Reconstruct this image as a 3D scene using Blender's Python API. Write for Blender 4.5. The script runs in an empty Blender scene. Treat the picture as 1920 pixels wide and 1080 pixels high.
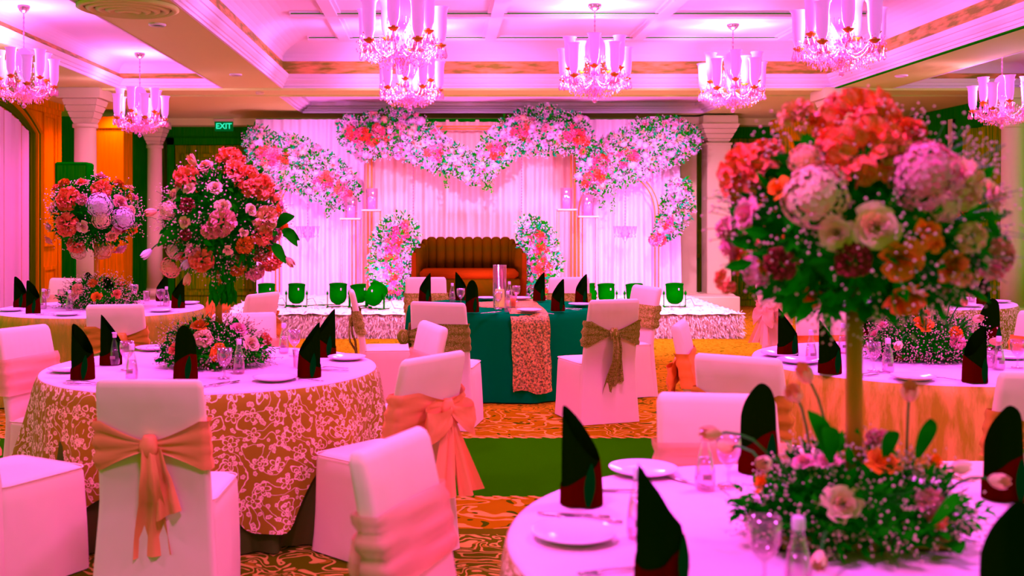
import bpy, math, random
from mathutils import Vector, Matrix
R = random.Random(7)
PI = math.pi
sc = bpy.context.scene
COL = sc.collection
# ------------------------------------------------------------------ camera
F, CX, CY, CAMZ = 2000.0, 829.0, 405.0, 1.6     # focal length and vanishing point in 1920x1080 pixels
cam = bpy.data.cameras.new('camera'); co = bpy.data.objects.new('camera', cam); COL.objects.link(co)
co.location = (0, 0, CAMZ); co.rotation_euler = (PI/2, 0, 0)
cam.sensor_width = 36; cam.lens = 36*F/1920
cam.shift_x = (960-CX)/1920; cam.shift_y = -(540-CY)/1920
cam.dof.use_dof = True; cam.dof.focus_distance = 8.0; cam.dof.aperture_fstop = 2.7
cam.clip_end = 100
sc.camera = co
# ------------------------------------------------------------------ world, lamps, exposure
w = bpy.data.worlds.new('world'); sc.world = w; w.use_nodes = True
w.node_tree.nodes['Background'].inputs[0].default_value = (0.28, 1.0, 0.0, 1)
w.node_tree.nodes['Background'].inputs[1].default_value = 0.8
sc.view_settings.view_transform = 'Standard'; sc.view_settings.look = 'None'
sc.view_settings.exposure = 0; sc.view_settings.gamma = 1; sc.view_settings.use_curve_mapping = False
sc.cycles.use_denoising = True
sc.cycles.max_bounces = 6; sc.cycles.diffuse_bounces = 3; sc.cycles.glossy_bounces = 2
sc.cycles.transmission_bounces = 4; sc.cycles.transparent_max_bounces = 12
sc.cycles.sample_clamp_indirect = 4
def lamp(name, kind, loc, power, col, size=.3, rot=(0, 0, 0), **k):
    l = bpy.data.lights.new(name, kind); l.energy = power; l.color = col
    if kind == 'AREA':
        l.shape = 'RECTANGLE'; l.size = size[0]; l.size_y = size[1]
    else: l.shadow_soft_size = size
    for a, b in k.items(): setattr(l, a, b)
    o = bpy.data.objects.new(name, l); COL.objects.link(o); o.location = loc; o.rotation_euler = rot
    return o
KEY = (1.0, 0.14, 1.12)
CH = {  # chandelier: (x, y, z of lowest ball, z of ceiling, diameter)
 'c': (-.37, 9.4, 2.84, 3.9, .87), 'd': (-.39, 12.9, 2.86, 3.9, .87), 'e': (1.66, 11.6, 2.83, 3.9, .87),
 'f': (3.49, 12.8, 2.84, 3.9, .87), 'g': (3.5, 9.35, 2.82, 3.9, .87),
 'a': (-4.04, 10.3, 2.64, 3.63, .68), 'b': (-3.77, 13.3, 2.58, 3.63, .74), 'h': (6.3, 12.0, 2.57, 3.63, .72)}
KEY2 = (1.0, .26, 1.1)
for k, (x, y, z, zc, dm) in CH.items():
    lamp('chandelier_light', 'POINT', (x, y, z+.45), 280 if dm > .8 else 125, KEY2, .22)
for x, y, e in ((-5.0, 15.9, 420), (-5.2, 16.75, 260), (-4.7, 13.2, 170), (-3.6, 17.9, 120), (5.9, 16.6, 260), (7.0, 16.0, 160)):   # ceiling downlights washing the side walls
    lamp('wall_washer', 'SPOT', (x, y, 3.26), e*.58, (1, .10, .75), .1, (0, 0, 0), spot_size=2.6, spot_blend=.8)
for x, y in ((-1.6, 6.3), (-.37, 5.0), (3.5, 5.8), (1.0, 9.6), (-3.2, 9.4), (1.66, 7.6), (-.37, 2.2), (3.5, 2.2), (1.66, 3.6), (-4.0, 6.8), (-4.0, 3.2), (6.3, 8.2), (6.3, 4.2)):
    lamp('hall_light', 'SPOT', (x, y, 3.28), 330, KEY, .25, spot_size=2.3, spot_blend=.8)
for x, e in ((-2.2, 60), (-.9, 60), (.6, 70), (2.0, 60), (3.4, 60)):   # the floor spotlights washing the backdrop
    l = lamp('stage_spot', 'SPOT', (x, 15.2, .62), e*3.4, (1, .22, 1), .1, (math.radians(118), 0, 0), spot_size=1.9, spot_blend=1)
for x, y in ((-2.2, 15.6), (-.6, 15.3), (1.0, 15.6), (2.6, 15.3), (3.3, 15.6), (-.6, 16.1), (1.8, 16.1)):   # unseen spots added over the stage to brighten curtain and fur
    lamp('stage_fill', 'SPOT', (x, y, 3.44), 300, (1, .28, 1), .12, (0, 0, 0), spot_size=2.3, spot_blend=.9)
for x in (-1.5, 1.1, 3.0, 4.6):  # unseen lamps added to brighten the front of the fur
    lamp('fur_fill', 'SPOT', (x, 12.7, 3.8), 900, (1, .3, .8), .12, (math.radians(22), 0, 0), spot_size=1.5, spot_blend=.8)
for x in (-2.2, .5, 3.2):                       # unseen spots added under the ceiling beam to brighten the flowers
    lamp('flower_fill', 'SPOT', (x, 14.6, 3.22), 480, (.9, .34, 1), .05, (math.radians(58), 0, 0), spot_size=1.35, spot_blend=1)

# ------------------------------------------------------------------ helpers
def P(px, py, d): return Vector(((px-CX)/F*d, d, CAMZ-(py-CY)/F*d))
def onz(px, py, z):                              # point of the horizontal plane z seen at a pixel
    d = F*(CAMZ-z)/(py-CY); return Vector(((px-CX)/F*d, d, z))
def tag(o, label=None, cat=None, group=None, kind=None):
    if label: o['label'] = label
    if cat: o['category'] = cat
    if group: o['group'] = group
    if kind: o['kind'] = kind
    return o
def empty(name, loc, rz=0, label=None, cat=None, group=None):
    o = bpy.data.objects.new(name, None); COL.objects.link(o); o.location = loc; o.rotation_euler = (0, 0, rz)
    o.empty_display_size = .1
    return tag(o, label, cat, group)
def link(name, me, parent=None, loc=None, rot=None, scale=None):
    o = bpy.data.objects.new(name, me); COL.objects.link(o)
    if parent: o.parent = parent
    if loc is not None: o.location = loc
    if rot is not None:
        if isinstance(rot, Matrix):
            o.rotation_euler = rot.to_euler()
        else: o.rotation_euler = rot
    if scale is not None: o.scale = scale if hasattr(scale, '__len__') else (scale,)*3
    return o
class MB:
    def __init__(s): s.v = []; s.f = []; s.uv = []
    def add(s, vs, fs, uvs=None):
        n = len(s.v); s.v += [tuple(v) for v in vs]; s.f += [tuple(i+n for i in f) for f in fs]
        s.uv += list(uvs) if uvs else [(v[0], v[1]) for v in vs]
    def box(s, x0, x1, y0, y1, z0, z1, M=None, bev=0):
        if bev:
            b = bev
            loops = [(z0, b), (z0+b, 0), (z1-b, 0), (z1, b)]
            vs = []
            for z, i in loops:
                X0, X1, Y0, Y1 = x0+i, x1-i, y0+i, y1-i; c = b if not i else b*.5
                vs += [(X0+c, Y0, z), (X1-c, Y0, z), (X1, Y0+c, z), (X1, Y1-c, z), (X1-c, Y1, z), (X0+c, Y1, z), (X0, Y1-c, z), (X0, Y0+c, z)]
            fs = [tuple(range(7, -1, -1)), tuple(range(24, 32))]
            for k in range(3):
                for j in range(8): fs.append((k*8+j, k*8+(j+1) % 8, k*8+8+(j+1) % 8, k*8+8+j))
        else:
            vs = [(x, y, z) for z in (z0, z1) for x, y in ((x0, y0), (x1, y0), (x1, y1), (x0, y1))]
            fs = [(3, 2, 1, 0), (4, 5, 6, 7), (0, 1, 5, 4), (1, 2, 6, 5), (2, 3, 7, 6), (3, 0, 4, 7)]
        if M: vs = [M @ Vector(v) for v in vs]
        s.add(vs, fs, [(v[0]+v[1], v[2]) for v in vs]); return s
    def loft(s, loops, close=True, cap0=False, cap1=False, uvs=None):
        n = len(loops[0]); vs = [v for l in loops for v in l]; fs = []
        for k in range(len(loops)-1):
            for j in range(n if close else n-1):
                a = k*n+j; b = k*n+(j+1) % n; fs.append((a, b, b+n, a+n))
        if cap0: fs.append(tuple(range(n-1, -1, -1)))
        if cap1: fs.append(tuple((len(loops)-1)*n+j for j in range(n)))
        s.add(vs, fs, uvs); return s
    def lathe(s, prof, n=20, c=(0, 0, 0), M=None):
        loops = [[Vector((r*math.cos(2*PI*j/n), r*math.sin(2*PI*j/n), z)) for j in range(n)] for r, z in prof]
        if M: loops = [[M @ v for v in l] for l in loops]
        loops = [[v+Vector(c) for v in l] for l in loops]
        return s.loft(loops)
    def tube(s, pts, r, n=6, taper=None):
        pts = [Vector(p) for p in pts]; loops = []
        for i, p in enumerate(pts):
            t = (pts[min(i+1, len(pts)-1)]-pts[max(i-1, 0)])
            t = t.normalized() if t.length > 1e-9 else Vector((0, 0, 1))
            a = t.cross(Vector((0, 0, 1)) if abs(t.z) < .9 else Vector((1, 0, 0))).normalized(); b = t.cross(a)
            rr = r if taper is None else r*(1+(taper-1)*i/(len(pts)-1))
            loops.append([p+a*rr*math.cos(2*PI*j/n)+b*rr*math.sin(2*PI*j/n) for j in range(n)])
        return s.loft(loops, True, True, True)
    def oct(s, c, r, rz=None):
        x, y, z = c; q = rz or r
        s.add([(x+r, y, z), (x, y+r, z), (x-r, y, z), (x, y-r, z), (x, y, z+q), (x, y, z-q)],
              [(0, 1, 4), (1, 2, 4), (2, 3, 4), (3, 0, 4), (1, 0, 5), (2, 1, 5), (3, 2, 5), (0, 3, 5)])
    def mesh(s, name, mat, smooth=True):
        me = bpy.data.meshes.new(name); me.from_pydata(s.v, [], s.f)
        if mat: me.materials.append(mat)
        if smooth: me.polygons.foreach_set('use_smooth', [True]*len(me.polygons))
        ul = me.uv_layers.new(name='UVMap')
        idx = [0]*len(me.loops); me.loops.foreach_get('vertex_index', idx)
        ul.data.foreach_set('uv', [c for i in idx for c in s.uv[i]])
        me.update(); return me
    def build(s, name, mat, parent=None, smooth=True, loc=None, rot=None, scale=None):
        return link(name, s.mesh(name, mat, smooth), parent, loc, rot, scale)
def struct(name, mb, mat, smooth=False, parent=None):
    o = mb.build(name, mat, parent, smooth)
    if not parent: o['kind'] = 'structure'
    return o
def rrect(w, h, r, n=6):
    r = min(r, w*.49, h*.49)
    pts = []
    for cx, cy, a0 in ((w/2-r, h/2-r, 0), (-w/2+r, h/2-r, PI/2), (-w/2+r, -h/2+r, PI), (w/2-r, -h/2+r, 1.5*PI)):
        for i in range(n): a = a0+PI/2*i/(n-1); pts.append((cx+r*math.cos(a), cy+r*math.sin(a)))
    return pts
# ------------------------------------------------------------------ materials
def newmat(name):
    m = bpy.data.materials.new(name); m.use_nodes = True
    return m, m.node_tree.nodes, m.node_tree.links, m.node_tree.nodes['Principled BSDF']
def mat(name, c, rough=.7, metal=0, spec=.25, noise=0, nscale=8, c2=None, bump=0, bscale=40, stretch=None, sheen=0, emit=None, estr=0):
    m, N, L, B = newmat(name)
    B.inputs['Base Color'].default_value = (*c, 1); B.inputs['Roughness'].default_value = rough
    B.inputs['Metallic'].default_value = metal; B.inputs['Specular IOR Level'].default_value = spec
    if spec == 0: B.inputs['IOR'].default_value = 1.0
    if sheen: B.inputs['Sheen Weight'].default_value = sheen
    tc = N.new('ShaderNodeTexCoord'); mp = N.new('ShaderNodeMapping'); L.new(tc.outputs['Object'], mp.inputs[0])
    if stretch: mp.inputs['Scale'].default_value = stretch
    if c2:
        n = N.new('ShaderNodeTexNoise'); n.inputs['Scale'].default_value = nscale; n.inputs['Detail'].default_value = 5
        L.new(mp.outputs[0], n.inputs['Vector'])
        r = N.new('ShaderNodeValToRGB'); r.color_ramp.elements[0].position = .38; r.color_ramp.elements[1].position = .62
        r.color_ramp.elements[0].color = (*c, 1); r.color_ramp.elements[1].color = (*c2, 1)
        L.new(n.outputs[0], r.inputs[0]); L.new(r.outputs[0], B.inputs['Base Color'])
    if bump:
        n = N.new('ShaderNodeTexNoise'); n.inputs['Scale'].default_value = bscale; L.new(mp.outputs[0], n.inputs['Vector'])
        b = N.new('ShaderNodeBump'); b.inputs['Strength'].default_value = bump; b.inputs['Distance'].default_value = .01
        L.new(n.outputs[0], b.inputs['Height']); L.new(b.outputs[0], B.inputs['Normal'])
    if emit:
        B.inputs['Emission Color'].default_value = (*emit, 1); B.inputs['Emission Strength'].default_value = estr
        m.cycles.emission_sampling = 'NONE'
    return m
def math_node(N, L, op, a, b=None):
    n = N.new('ShaderNodeMath'); n.operation = op
    for i, x in enumerate((a, b)):
        if x is None: continue
        if isinstance(x, (int, float)): n.inputs[i].default_value = x
        else: L.new(x, n.inputs[i])
    return n.outputs[0]
def lace_mat(name, bg, fg, scale, dense=1.0, rough=.8):
    """embroidered lace: outlined five petal flowers joined by curling vines"""
    m, N, L, B = newmat(name); B.inputs['Roughness'].default_value = rough; B.inputs['Specular IOR Level'].default_value = .1
    tc = N.new('ShaderNodeTexCoord'); mp = N.new('ShaderNodeMapping'); mp.inputs['Scale'].default_value = (scale,)*3
    L.new(tc.outputs['UV'], mp.inputs[0])
    nz = N.new('ShaderNodeTexNoise'); nz.inputs['Scale'].default_value = 1.3; L.new(mp.outputs[0], nz.inputs['Vector'])
    sub = N.new('ShaderNodeVectorMath'); sub.operation = 'SUBTRACT'; L.new(nz.outputs[1], sub.inputs[0]); sub.inputs[1].default_value = (.5, .5, .5)
    sca = N.new('ShaderNodeVectorMath'); sca.operation = 'SCALE'; L.new(sub.outputs[0], sca.inputs[0]); sca.inputs['Scale'].default_value = .6
    addv = N.new('ShaderNodeVectorMath'); addv.operation = 'ADD'; L.new(mp.outputs[0], addv.inputs[0]); L.new(sca.outputs[0], addv.inputs[1])
    def flower(vec, rand, r0, amp, width, mul):
        v = N.new('ShaderNodeTexVoronoi'); v.voronoi_dimensions = '2D'; v.inputs['Scale'].default_value = 1; v.inputs['Randomness'].default_value = rand
        ms = N.new('ShaderNodeVectorMath'); ms.operation = 'SCALE'; L.new(vec, ms.inputs[0]); ms.inputs['Scale'].default_value = mul
        L.new(ms.outputs[0], v.inputs['Vector'])
        s = N.new('ShaderNodeVectorMath'); s.operation = 'SUBTRACT'; L.new(ms.outputs[0], s.inputs[0]); L.new(v.outputs['Position'], s.inputs[1])
        sp = N.new('ShaderNodeSeparateXYZ'); L.new(s.outputs[0], sp.inputs[0])
        th = math_node(N, L, 'ARCTAN2', sp.outputs[1], sp.outputs[0])
        cs = math_node(N, L, 'ABSOLUTE', math_node(N, L, 'COSINE', math_node(N, L, 'MULTIPLY', th, 2.5)))
        rad = math_node(N, L, 'ADD', math_node(N, L, 'MULTIPLY', cs, amp), r0)
        d = math_node(N, L, 'ABSOLUTE', math_node(N, L, 'SUBTRACT', v.outputs['Distance'], rad))
        a = math_node(N, L, 'LESS_THAN', d, width)
        c = math_node(N, L, 'LESS_THAN', math_node(N, L, 'ABSOLUTE', math_node(N, L, 'SUBTRACT', v.outputs['Distance'], r0*.55)), width*.6)
        return math_node(N, L, 'MAXIMUM', a, c)
    def vine(vec, wdt, mul):
        v = N.new('ShaderNodeTexVoronoi'); v.voronoi_dimensions = '2D'; v.feature = 'DISTANCE_TO_EDGE'; v.inputs['Scale'].default_value = mul
        L.new(vec, v.inputs['Vector']); return math_node(N, L, 'LESS_THAN', v.outputs['Distance'], wdt)
    a = flower(mp.outputs[0], .5, .12, .20, .030*dense, 1.0)
    b = flower(addv.outputs[0], .9, .15, .05, .04*dense, 2.3)
    def curl(sc_, fr, wd):
        n = N.new('ShaderNodeTexNoise'); n.noise_dimensions = '2D'; n.inputs['Scale'].default_value = sc_; n.inputs['Detail'].default_value = 0
        L.new(addv.outputs[0], n.inputs['Vector'])
        return math_node(N, L, 'LESS_THAN', math_node(N, L, 'ABSOLUTE', math_node(N, L, 'SINE', math_node(N, L, 'MULTIPLY', n.outputs[0], fr))), wd)
    c = curl(.8, 15, .11*dense)
    mx = math_node(N, L, 'MAXIMUM', math_node(N, L, 'MAXIMUM', a, c), b)
    mix = N.new('ShaderNodeMix'); mix.data_type = 'RGBA'; L.new(mx, mix.inputs[0])
    mix.inputs[6].default_value = (*bg, 1); mix.inputs[7].default_value = (*fg, 1)
    L.new(mix.outputs[2], B.inputs['Base Color'])
    bp = N.new('ShaderNodeBump'); bp.inputs['Strength'].default_value = .4; bp.inputs['Distance'].default_value = .004
    L.new(mx, bp.inputs['Height']); L.new(bp.outputs[0], B.inputs['Normal'])
    return m
def glass_mat(name, tint=(.95, .75, .95), body=.12, bc=(1, .55, 1)):
    m, N, L, B = newmat(name); N.remove(B); out = N['Material Output']
    t = N.new('ShaderNodeBsdfTransparent'); t.inputs[0].default_value = (*tint, 1)
    g = N.new('ShaderNodeBsdfGlossy'); g.inputs['Roughness'].default_value = .06; g.inputs[0].default_value = (1, .75, .85, 1)
    lw = N.new('ShaderNodeLayerWeight'); lw.inputs[0].default_value = .35
    mx = N.new('ShaderNodeMixShader'); L.new(lw.outputs['Facing'], mx.inputs[0]); L.new(t.outputs[0], mx.inputs[1]); L.new(g.outputs[0], mx.inputs[2])
    d = N.new('ShaderNodeBsdfDiffuse'); d.inputs[0].default_value = (*bc, 1)
    m2 = N.new('ShaderNodeMixShader'); m2.inputs[0].default_value = body
    L.new(mx.outputs[0], m2.inputs[1]); L.new(d.outputs[0], m2.inputs[2]); L.new(m2.outputs[0], out.inputs[0])
    return m
def sheer_mat(name, c, alpha):
    m, N, L, B = newmat(name); out = N['Material Output']
    B.inputs['Base Color'].default_value = (*c, 1); B.inputs['Roughness'].default_value = .6
    t = N.new('ShaderNodeBsdfTransparent'); mx = N.new('ShaderNodeMixShader'); mx.inputs[0].default_value = alpha
    L.new(t.outputs[0], mx.inputs[1]); L.new(B.outputs[0], mx.inputs[2]); L.new(mx.outputs[0], out.inputs[0]); return m
def wood_mat(name, a, b, sx=30):
    return mat(name, a, .45, 0, 0, c2=b, nscale=1.6, stretch=(sx, sx, 1.2), bump=.05, bscale=6)
WH = (.88, .59, .36)
M_ = {}
M_['white'] = mat('white_fabric', WH, .75, 0, .1, bump=.8, bscale=7, stretch=(1, 1, .45))
M_['ceil'] = mat('ceiling_paint', (.84, .68, .78), .8, 0, .1)
M_['soff'] = mat('soffit_paint', (.62, .72, .17), .8, 0, .1)
M_['gold_leaf'] = mat('gold_leaf_band', (.22, .24, .004), .5, 0, .3, c2=(.8, .36, .10), nscale=3, stretch=(1.2, 1.2, 6), bump=.3, bscale=20)
M_['column'] = mat('column_plaster', (.62, .56, .26), .6, 0, .2)
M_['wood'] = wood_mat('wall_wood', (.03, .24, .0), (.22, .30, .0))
M_['woodl'] = wood_mat('lit_wood', (.38, .26, .0), (.75, .30, .0))  # same wall wood with lamplight put into its colour
M_['woodd'] = mat('dark_wood_shaded', (.0, .25, .0), .5, 0, 0, c2=(.012, .28, .0), nscale=2, stretch=(20, 20, 1))  # dark brown wood with the green of its shade put into the colour
M_['black'] = mat('black_metal', (.0, .20, .0), .7, 0, 0)
M_['gold'] = mat('brushed_gold', (.50, .17, .001), .5, 0, .2, c2=(.66, .19, .002), nscale=2, stretch=(10, 10, 1))
M_['goldf'] = mat('gold_frame', (.85, .24, .03), .5, 0, .2)
M_['napk'] = mat('maroon_satin_dark', (.002, .014, .0), .8, 0, 0)
M_['napr'] = mat('maroon_satin', (.05, .001, .0), .8, 0, 0)
M_['napg'] = mat('napkin_fold_sheen', (.0, .05, .003), .8, 0, 0)  # the satin's green highlight is put into the fold's colour
M_['china'] = mat('white_china', (.95, .6, .85), .15, 0, .5)
M_['steel'] = mat('cutlery_steel', (.45, .35, .3), .2, .8, .5)
M_['glass'] = glass_mat('clear_glass', (.97, .9, .93), .04, (1, .6, .8))
M_['crystal'] = glass_mat('crystal', (.95, .75, .85), .25, (.8, .3, .45))
M_['shade'] = mat('lit_glass_shade', (.6, .16, .5), .4, emit=(1, .22, 1), estr=.55)
M_['cap'] = mat('white_cap', (.9, .5, .75), .5)
M_['water'] = glass_mat('water', (.92, .85, .9), .03)
M_['velvet'] = mat('red_velvet', (.040, .013, .0001), .7, 0, 0, c2=(.022, .017, .0001), nscale=3)
M_['velveta'] = mat('red_velvet_shell_lit', (.075, .012, .0004), .7, 0, 0)  # light on the arms put into a redder velvet
M_['velvets'] = mat('red_velvet_seat', (.065, .010, .0003), .7, 0, 0)
M_['velvetd'] = mat('dark_velvet', (.03, .06, .0), .8, 0, .05)
M_['teal'] = mat('teal_cloth', (.0, .19, .028), .7, 0, 0)
M_['rust'] = mat('rust_velvet_cloth', (.10, .07, .004), .6, 0, .2, c2=(.05, .08, .003), nscale=3)
M_['leaf'] = mat('leaf_green', (.001, .22, .001), .5, 0, 0, c2=(.008, .36, .002), nscale=5)
M_['leafl'] = mat('leaf_lit', (.004, .50, .16), .5, 0, 0, c2=(.004, .34, .04), nscale=9)  # leaf tone with the stage light put into its colour
M_['leafy'] = mat('leaf_yellow', (.2, .3, .01), .5)
M_['stem'] = mat('stem_green', (.01, .2, .006), .6)
M_['breath'] = mat('babys_breath', (.85, .45, .4), .8)
M_['boxwood'] = mat('planter_wood', (.22, .17, .01), .7, 0, .1, c2=(.4, .2, .02), nscale=3, stretch=(2, 20, 20))
M_['fur'] = mat('white_fur', (1, .74, .62), .95, 0, 0, bump=.6, bscale=30)
M_['curtain'] = mat('white_curtain', (.9, .6, .72), .8, 0, .1)
M_['curtp'] = mat('shaded_curtain', (.88, .52, .40), .8, 0, .1)  # white curtain with the light falloff put into its colour
M_['candle'] = mat('candle_wax', (1, .5, .3), .5, emit=(1, .35, .1), estr=.9)
M_['flame'] = mat('candle_flame', (1, .6, .2), .5, emit=(1, .6, .2), estr=4)
M_['exit'] = mat('exit_green', (.0, .06, .01), .5, 0, 0, emit=(0, .10, .012), estr=.8)
M_['exitw'] = mat('exit_letters', (.0, .5, .3), .5, 0, 0, emit=(.04, 1, .5), estr=.9)
M_['wall'] = M_['woodd']
# flower colours
FC = {'hot': ((1, .04, .10), (1, .2, .42)), 'coral': ((1, .10, .015), (1, .24, .17)), 'red': ((.7, .04, .004), (1, .14, .05)), 'peach': ((1, .32, .12), (1, .45, .32)),
      'cream': ((1, .48, .28), (1, .56, .45)), 'white': ((.95, .55, .8), (1, .62, .95)), 'pink': ((1, .22, .30), (1, .34, .5)),
      'orange': ((1, .14, .004), (1, .26, .02)), 'maroon': ((.16, .012, .004), (.45, .04, .05)), 'rust': ((.6, .12, .004), (.9, .22, .02)), 'dusty': ((.72, .2, .15), (.95, .3, .35))}
FM = {k: mat('petal_'+k, a, .65, 0, .1, c2=b, nscale=14) for k, (a, b) in FC.items()}
# ------------------------------------------------------------------ floor
def carpet():
    m, N, L, B = newmat('carpet'); B.inputs['Roughness'].default_value = .95; B.inputs['IOR'].default_value = 1.0
    tc = N.new('ShaderNodeTexCoord'); sp = N.new('ShaderNodeSeparateXYZ'); L.new(tc.outputs['Object'], sp.inputs[0])
    y = sp.outputs[1]
    nz = N.new('ShaderNodeTexNoise'); nz.inputs['Scale'].default_value = 2.2; nz.inputs['Detail'].default_value = 2
    L.new(tc.outputs['Object'], nz.inputs['Vector'])
    sb = N.new('ShaderNodeVectorMath'); sb.operation = 'SUBTRACT'; L.new(nz.outputs[1], sb.inputs[0]); sb.inputs[1].default_value = (.5,)*3
    sl = N.new('ShaderNodeVectorMath'); sl.operation = 'SCALE'; L.new(sb.outputs[0], sl.inputs[0]); sl.inputs['Scale'].default_value = .9
    ad = N.new('ShaderNodeVectorMath'); ad.operation = 'ADD'; L.new(tc.outputs['Object'], ad.inputs[0]); L.new(sl.outputs[0], ad.inputs[1])
    # scrolling vines: contour lines of a smooth noise, and leaf shaped blobs
    def contour(scale, freq, thr):
        n = N.new('ShaderNodeTexNoise'); n.inputs['Scale'].default_value = scale; n.inputs['Detail'].default_value = .5; L.new(ad.outputs[0], n.inputs['Vector'])
        s = math_node(N, L, 'SINE', math_node(N, L, 'MULTIPLY', n.outputs[0], freq)); return math_node(N, L, 'GREATER_THAN', s, thr)
    v1 = contour(3.2, 46, .72); v2 = contour(7.5, 36, .55)
    vo = N.new('ShaderNodeTexVoronoi'); vo.inputs['Scale'].default_value = 9; L.new(ad.outputs[0], vo.inputs['Vector'])
    blob = math_node(N, L, 'LESS_THAN', vo.outputs['Distance'], .26)
    fine = N.new('ShaderNodeTexNoise'); fine.inputs['Scale'].default_value = 160; L.new(tc.outputs['Object'], fine.inputs['Vector'])
    def rng(a, b): return math_node(N, L, 'MULTIPLY', math_node(N, L, 'GREATER_THAN', y, a), math_node(N, L, 'LESS_THAN', y, b))
    def mixc(f, a, b):
        n = N.new('ShaderNodeMix'); n.data_type = 'RGBA'
        if isinstance(f, float): n.inputs[0].default_value = f
        else: L.new(f, n.inputs[0])
        for s, i in ((a, 6), (b, 7)):
            if isinstance(s, tuple): n.inputs[i].default_value = (*s, 1)
            else: L.new(s, n.inputs[i])
        return n.outputs[2]
    G1, G2 = (.004, .13, .0), (.022, .18, .0)
    plain = mixc(fine.outputs[0], G1, G2)
    orn = mixc(v1, mixc(blob, (.22, .13, .0008), (.03, .08, .0005)), (.50, .27, .03))
    dense = mixc(v2, mixc(blob, (.06, .10, .0008), (.20, .14, .004)), (.40, .28, .03))
    deep = mixc(v1, (.006, .08, .0005), (.07, .14, .001))
    far = mixc(v2, (.34, .18, .004), (.09, .10, .001))
    c = mixc(rng(7.7, 8.75), plain, orn)
    c = mixc(rng(8.75, 30), c, far)
    c = mixc(rng(5.46, 6.08), c, orn)
    c = mixc(rng(3.9, 5.36), c, dense)
    c = mixc(rng(-9, 3.9), c, deep)
    olive = mixc(0.5, (.06, .09, .001), (.09, .11, .001))
    c = mixc(rng(5.36, 5.46), c, olive)
    # rope borders
    x = sp.outputs[0]
    sx = math_node(N, L, 'SINE', math_node(N, L, 'ADD', math_node(N, L, 'MULTIPLY', x, 62), math_node(N, L, 'MULTIPLY', y, 60)))
    rp = math_node(N, L, 'GREATER_THAN', sx, .3)
    for a, b in ((6.03, 6.10), (7.68, 7.76)):
        c = mixc(math_node(N, L, 'MULTIPLY', rng(a, b), rp), c, (.6, .25, .04))
    L.new(c, B.inputs['Base Color']); return m
mb = MB(); mb.box(-9, 9.5, -4, 19.3, -.1, 0); struct('floor', mb, carpet())
# ------------------------------------------------------------------ ceiling
ZS, ZU, ZB = 3.3, 3.9, 3.63
mb = MB()
TX0, TX1, TY1 = -2.12, 5.18, 14.2; BX0, BX1 = -4.30, -2.93; RX0, RX1 = 6.0, 7.75; TY0 = -3.6
for a in ((BX1, TX0, -4, TY1), (TX1, RX0, -4, TY1), (-8.6, BX0, -4, TY1), (RX1, 9.2, -4, TY1), (-8.6, 9.2, -4.2, TY0),
          (-8.6, 9.2, TY1, 15.0), (-8.6, 9.2, 17.6, 19.3), (-8.6, -2.3, 15.0, 17.6), (4.3, 9.2, 15.0, 17.6)):
    mb.box(*a, ZS, ZS+.08)
struct('ceiling', mb, M_['soff'])
mb = MB()
mb.box(TX0-.3, TX1+.3, TY0, TY1+.3, ZU, ZU+.08)
mb.box(BX0-.1, BX1+.1, TY0, TY1+.1, ZB, ZB+.08); mb.box(RX0-.1, RX1+.1, TY0, TY1+.1, ZB, ZB+.08)
mb.box(-2.4, 4.4, 14.9, 17.7, 3.46, 3.54)
# coffer beams of the upper ceiling
for x in (-1.25, .62, 2.5, 4.35): mb.box(x-.07, x+.07, TY0, TY1-.4, ZU-.05, ZU); mb.box(x-.11, x+.11, TY0, TY1-.4, ZU-.025, ZU)
for k in range(10):
    y = 13.72-k*1.62; mb.box(TX0+.4, TX1-.4, y-.07, y+.07, ZU-.052, ZU); mb.box(TX0+.4, TX1-.4, y-.12, y+.12, ZU-.027, ZU)
struct('ceiling.001', mb, M_['ceil'])
def tray(name, x0, x1, y0, y1, prof, m, parent=None):
    loops = [[(x0+i, y0+i, z), (x1-i, y0+i, z), (x1-i, y1-i, z), (x0+i, y1-i, z)] for i, z in prof]
    mb = MB(); mb.loft(loops); return struct(name, mb, m, False, parent)
crown = [(-.02, 3.297), (.004, 3.297), (.004, 3.325), (.02, 3.33), (.02, 3.36), (.035, 3.365), (.06, 3.40), (.06, 3.425), (.075, 3.43), (.09, 3.47), (.09, 3.48), (.02, 3.485)]
tray('trim_1', TX0, TX1, TY0, TY1, crown, M_['ceil'])
tray('trim_2', TX0, TX1, TY0, TY1, [(.02, 3.485), (.0, 3.66)], M_['gold_leaf'])
cove = [(-.0, 3.66)]+[(.42*(1-math.cos(a*PI/16)), 3.66+.24*math.sin(a*PI/16)) for a in range(1, 9)]
tray('trim_3', TX0, TX1, TY0, TY1, cove, M_['ceil'])
cr2 = [(-.02, 3.297), (.004, 3.297), (.004, 3.33), (.03, 3.335), (.03, 3.37), (.05, 3.375), (.08, 3.42), (.02, 3.425)]
cv2 = [(0.0, 3.50)]+[(.16*(1-math.cos(a*PI/12)), 3.50+.13*math.sin(a*PI/12)) for a in range(1, 7)]
for n, (a, b) in ((4, (BX0, BX1)), (7, (RX0, RX1))):
    tray(f'trim_{n}', a, b, TY0, TY1, cr2, M_['ceil']); tray(f'trim_{n+1}', a, b, TY0, TY1, [(.02, 3.425), (0, 3.5)], M_['gold_leaf'])
    tray(f'trim_{n+2}', a, b, TY0, TY1, cv2, M_['ceil'])
tray('trim_10', -2.3, 4.3, 15.0, 17.6, [(-.02, 3.297), (.004, 3.297), (.004, 3.33), (.04, 3.335), (.04, 3.36), (.08, 3.365), (.10, 3.40), (.16, 3.405), (.16, 3.46)], M_['ceil'])
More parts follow.
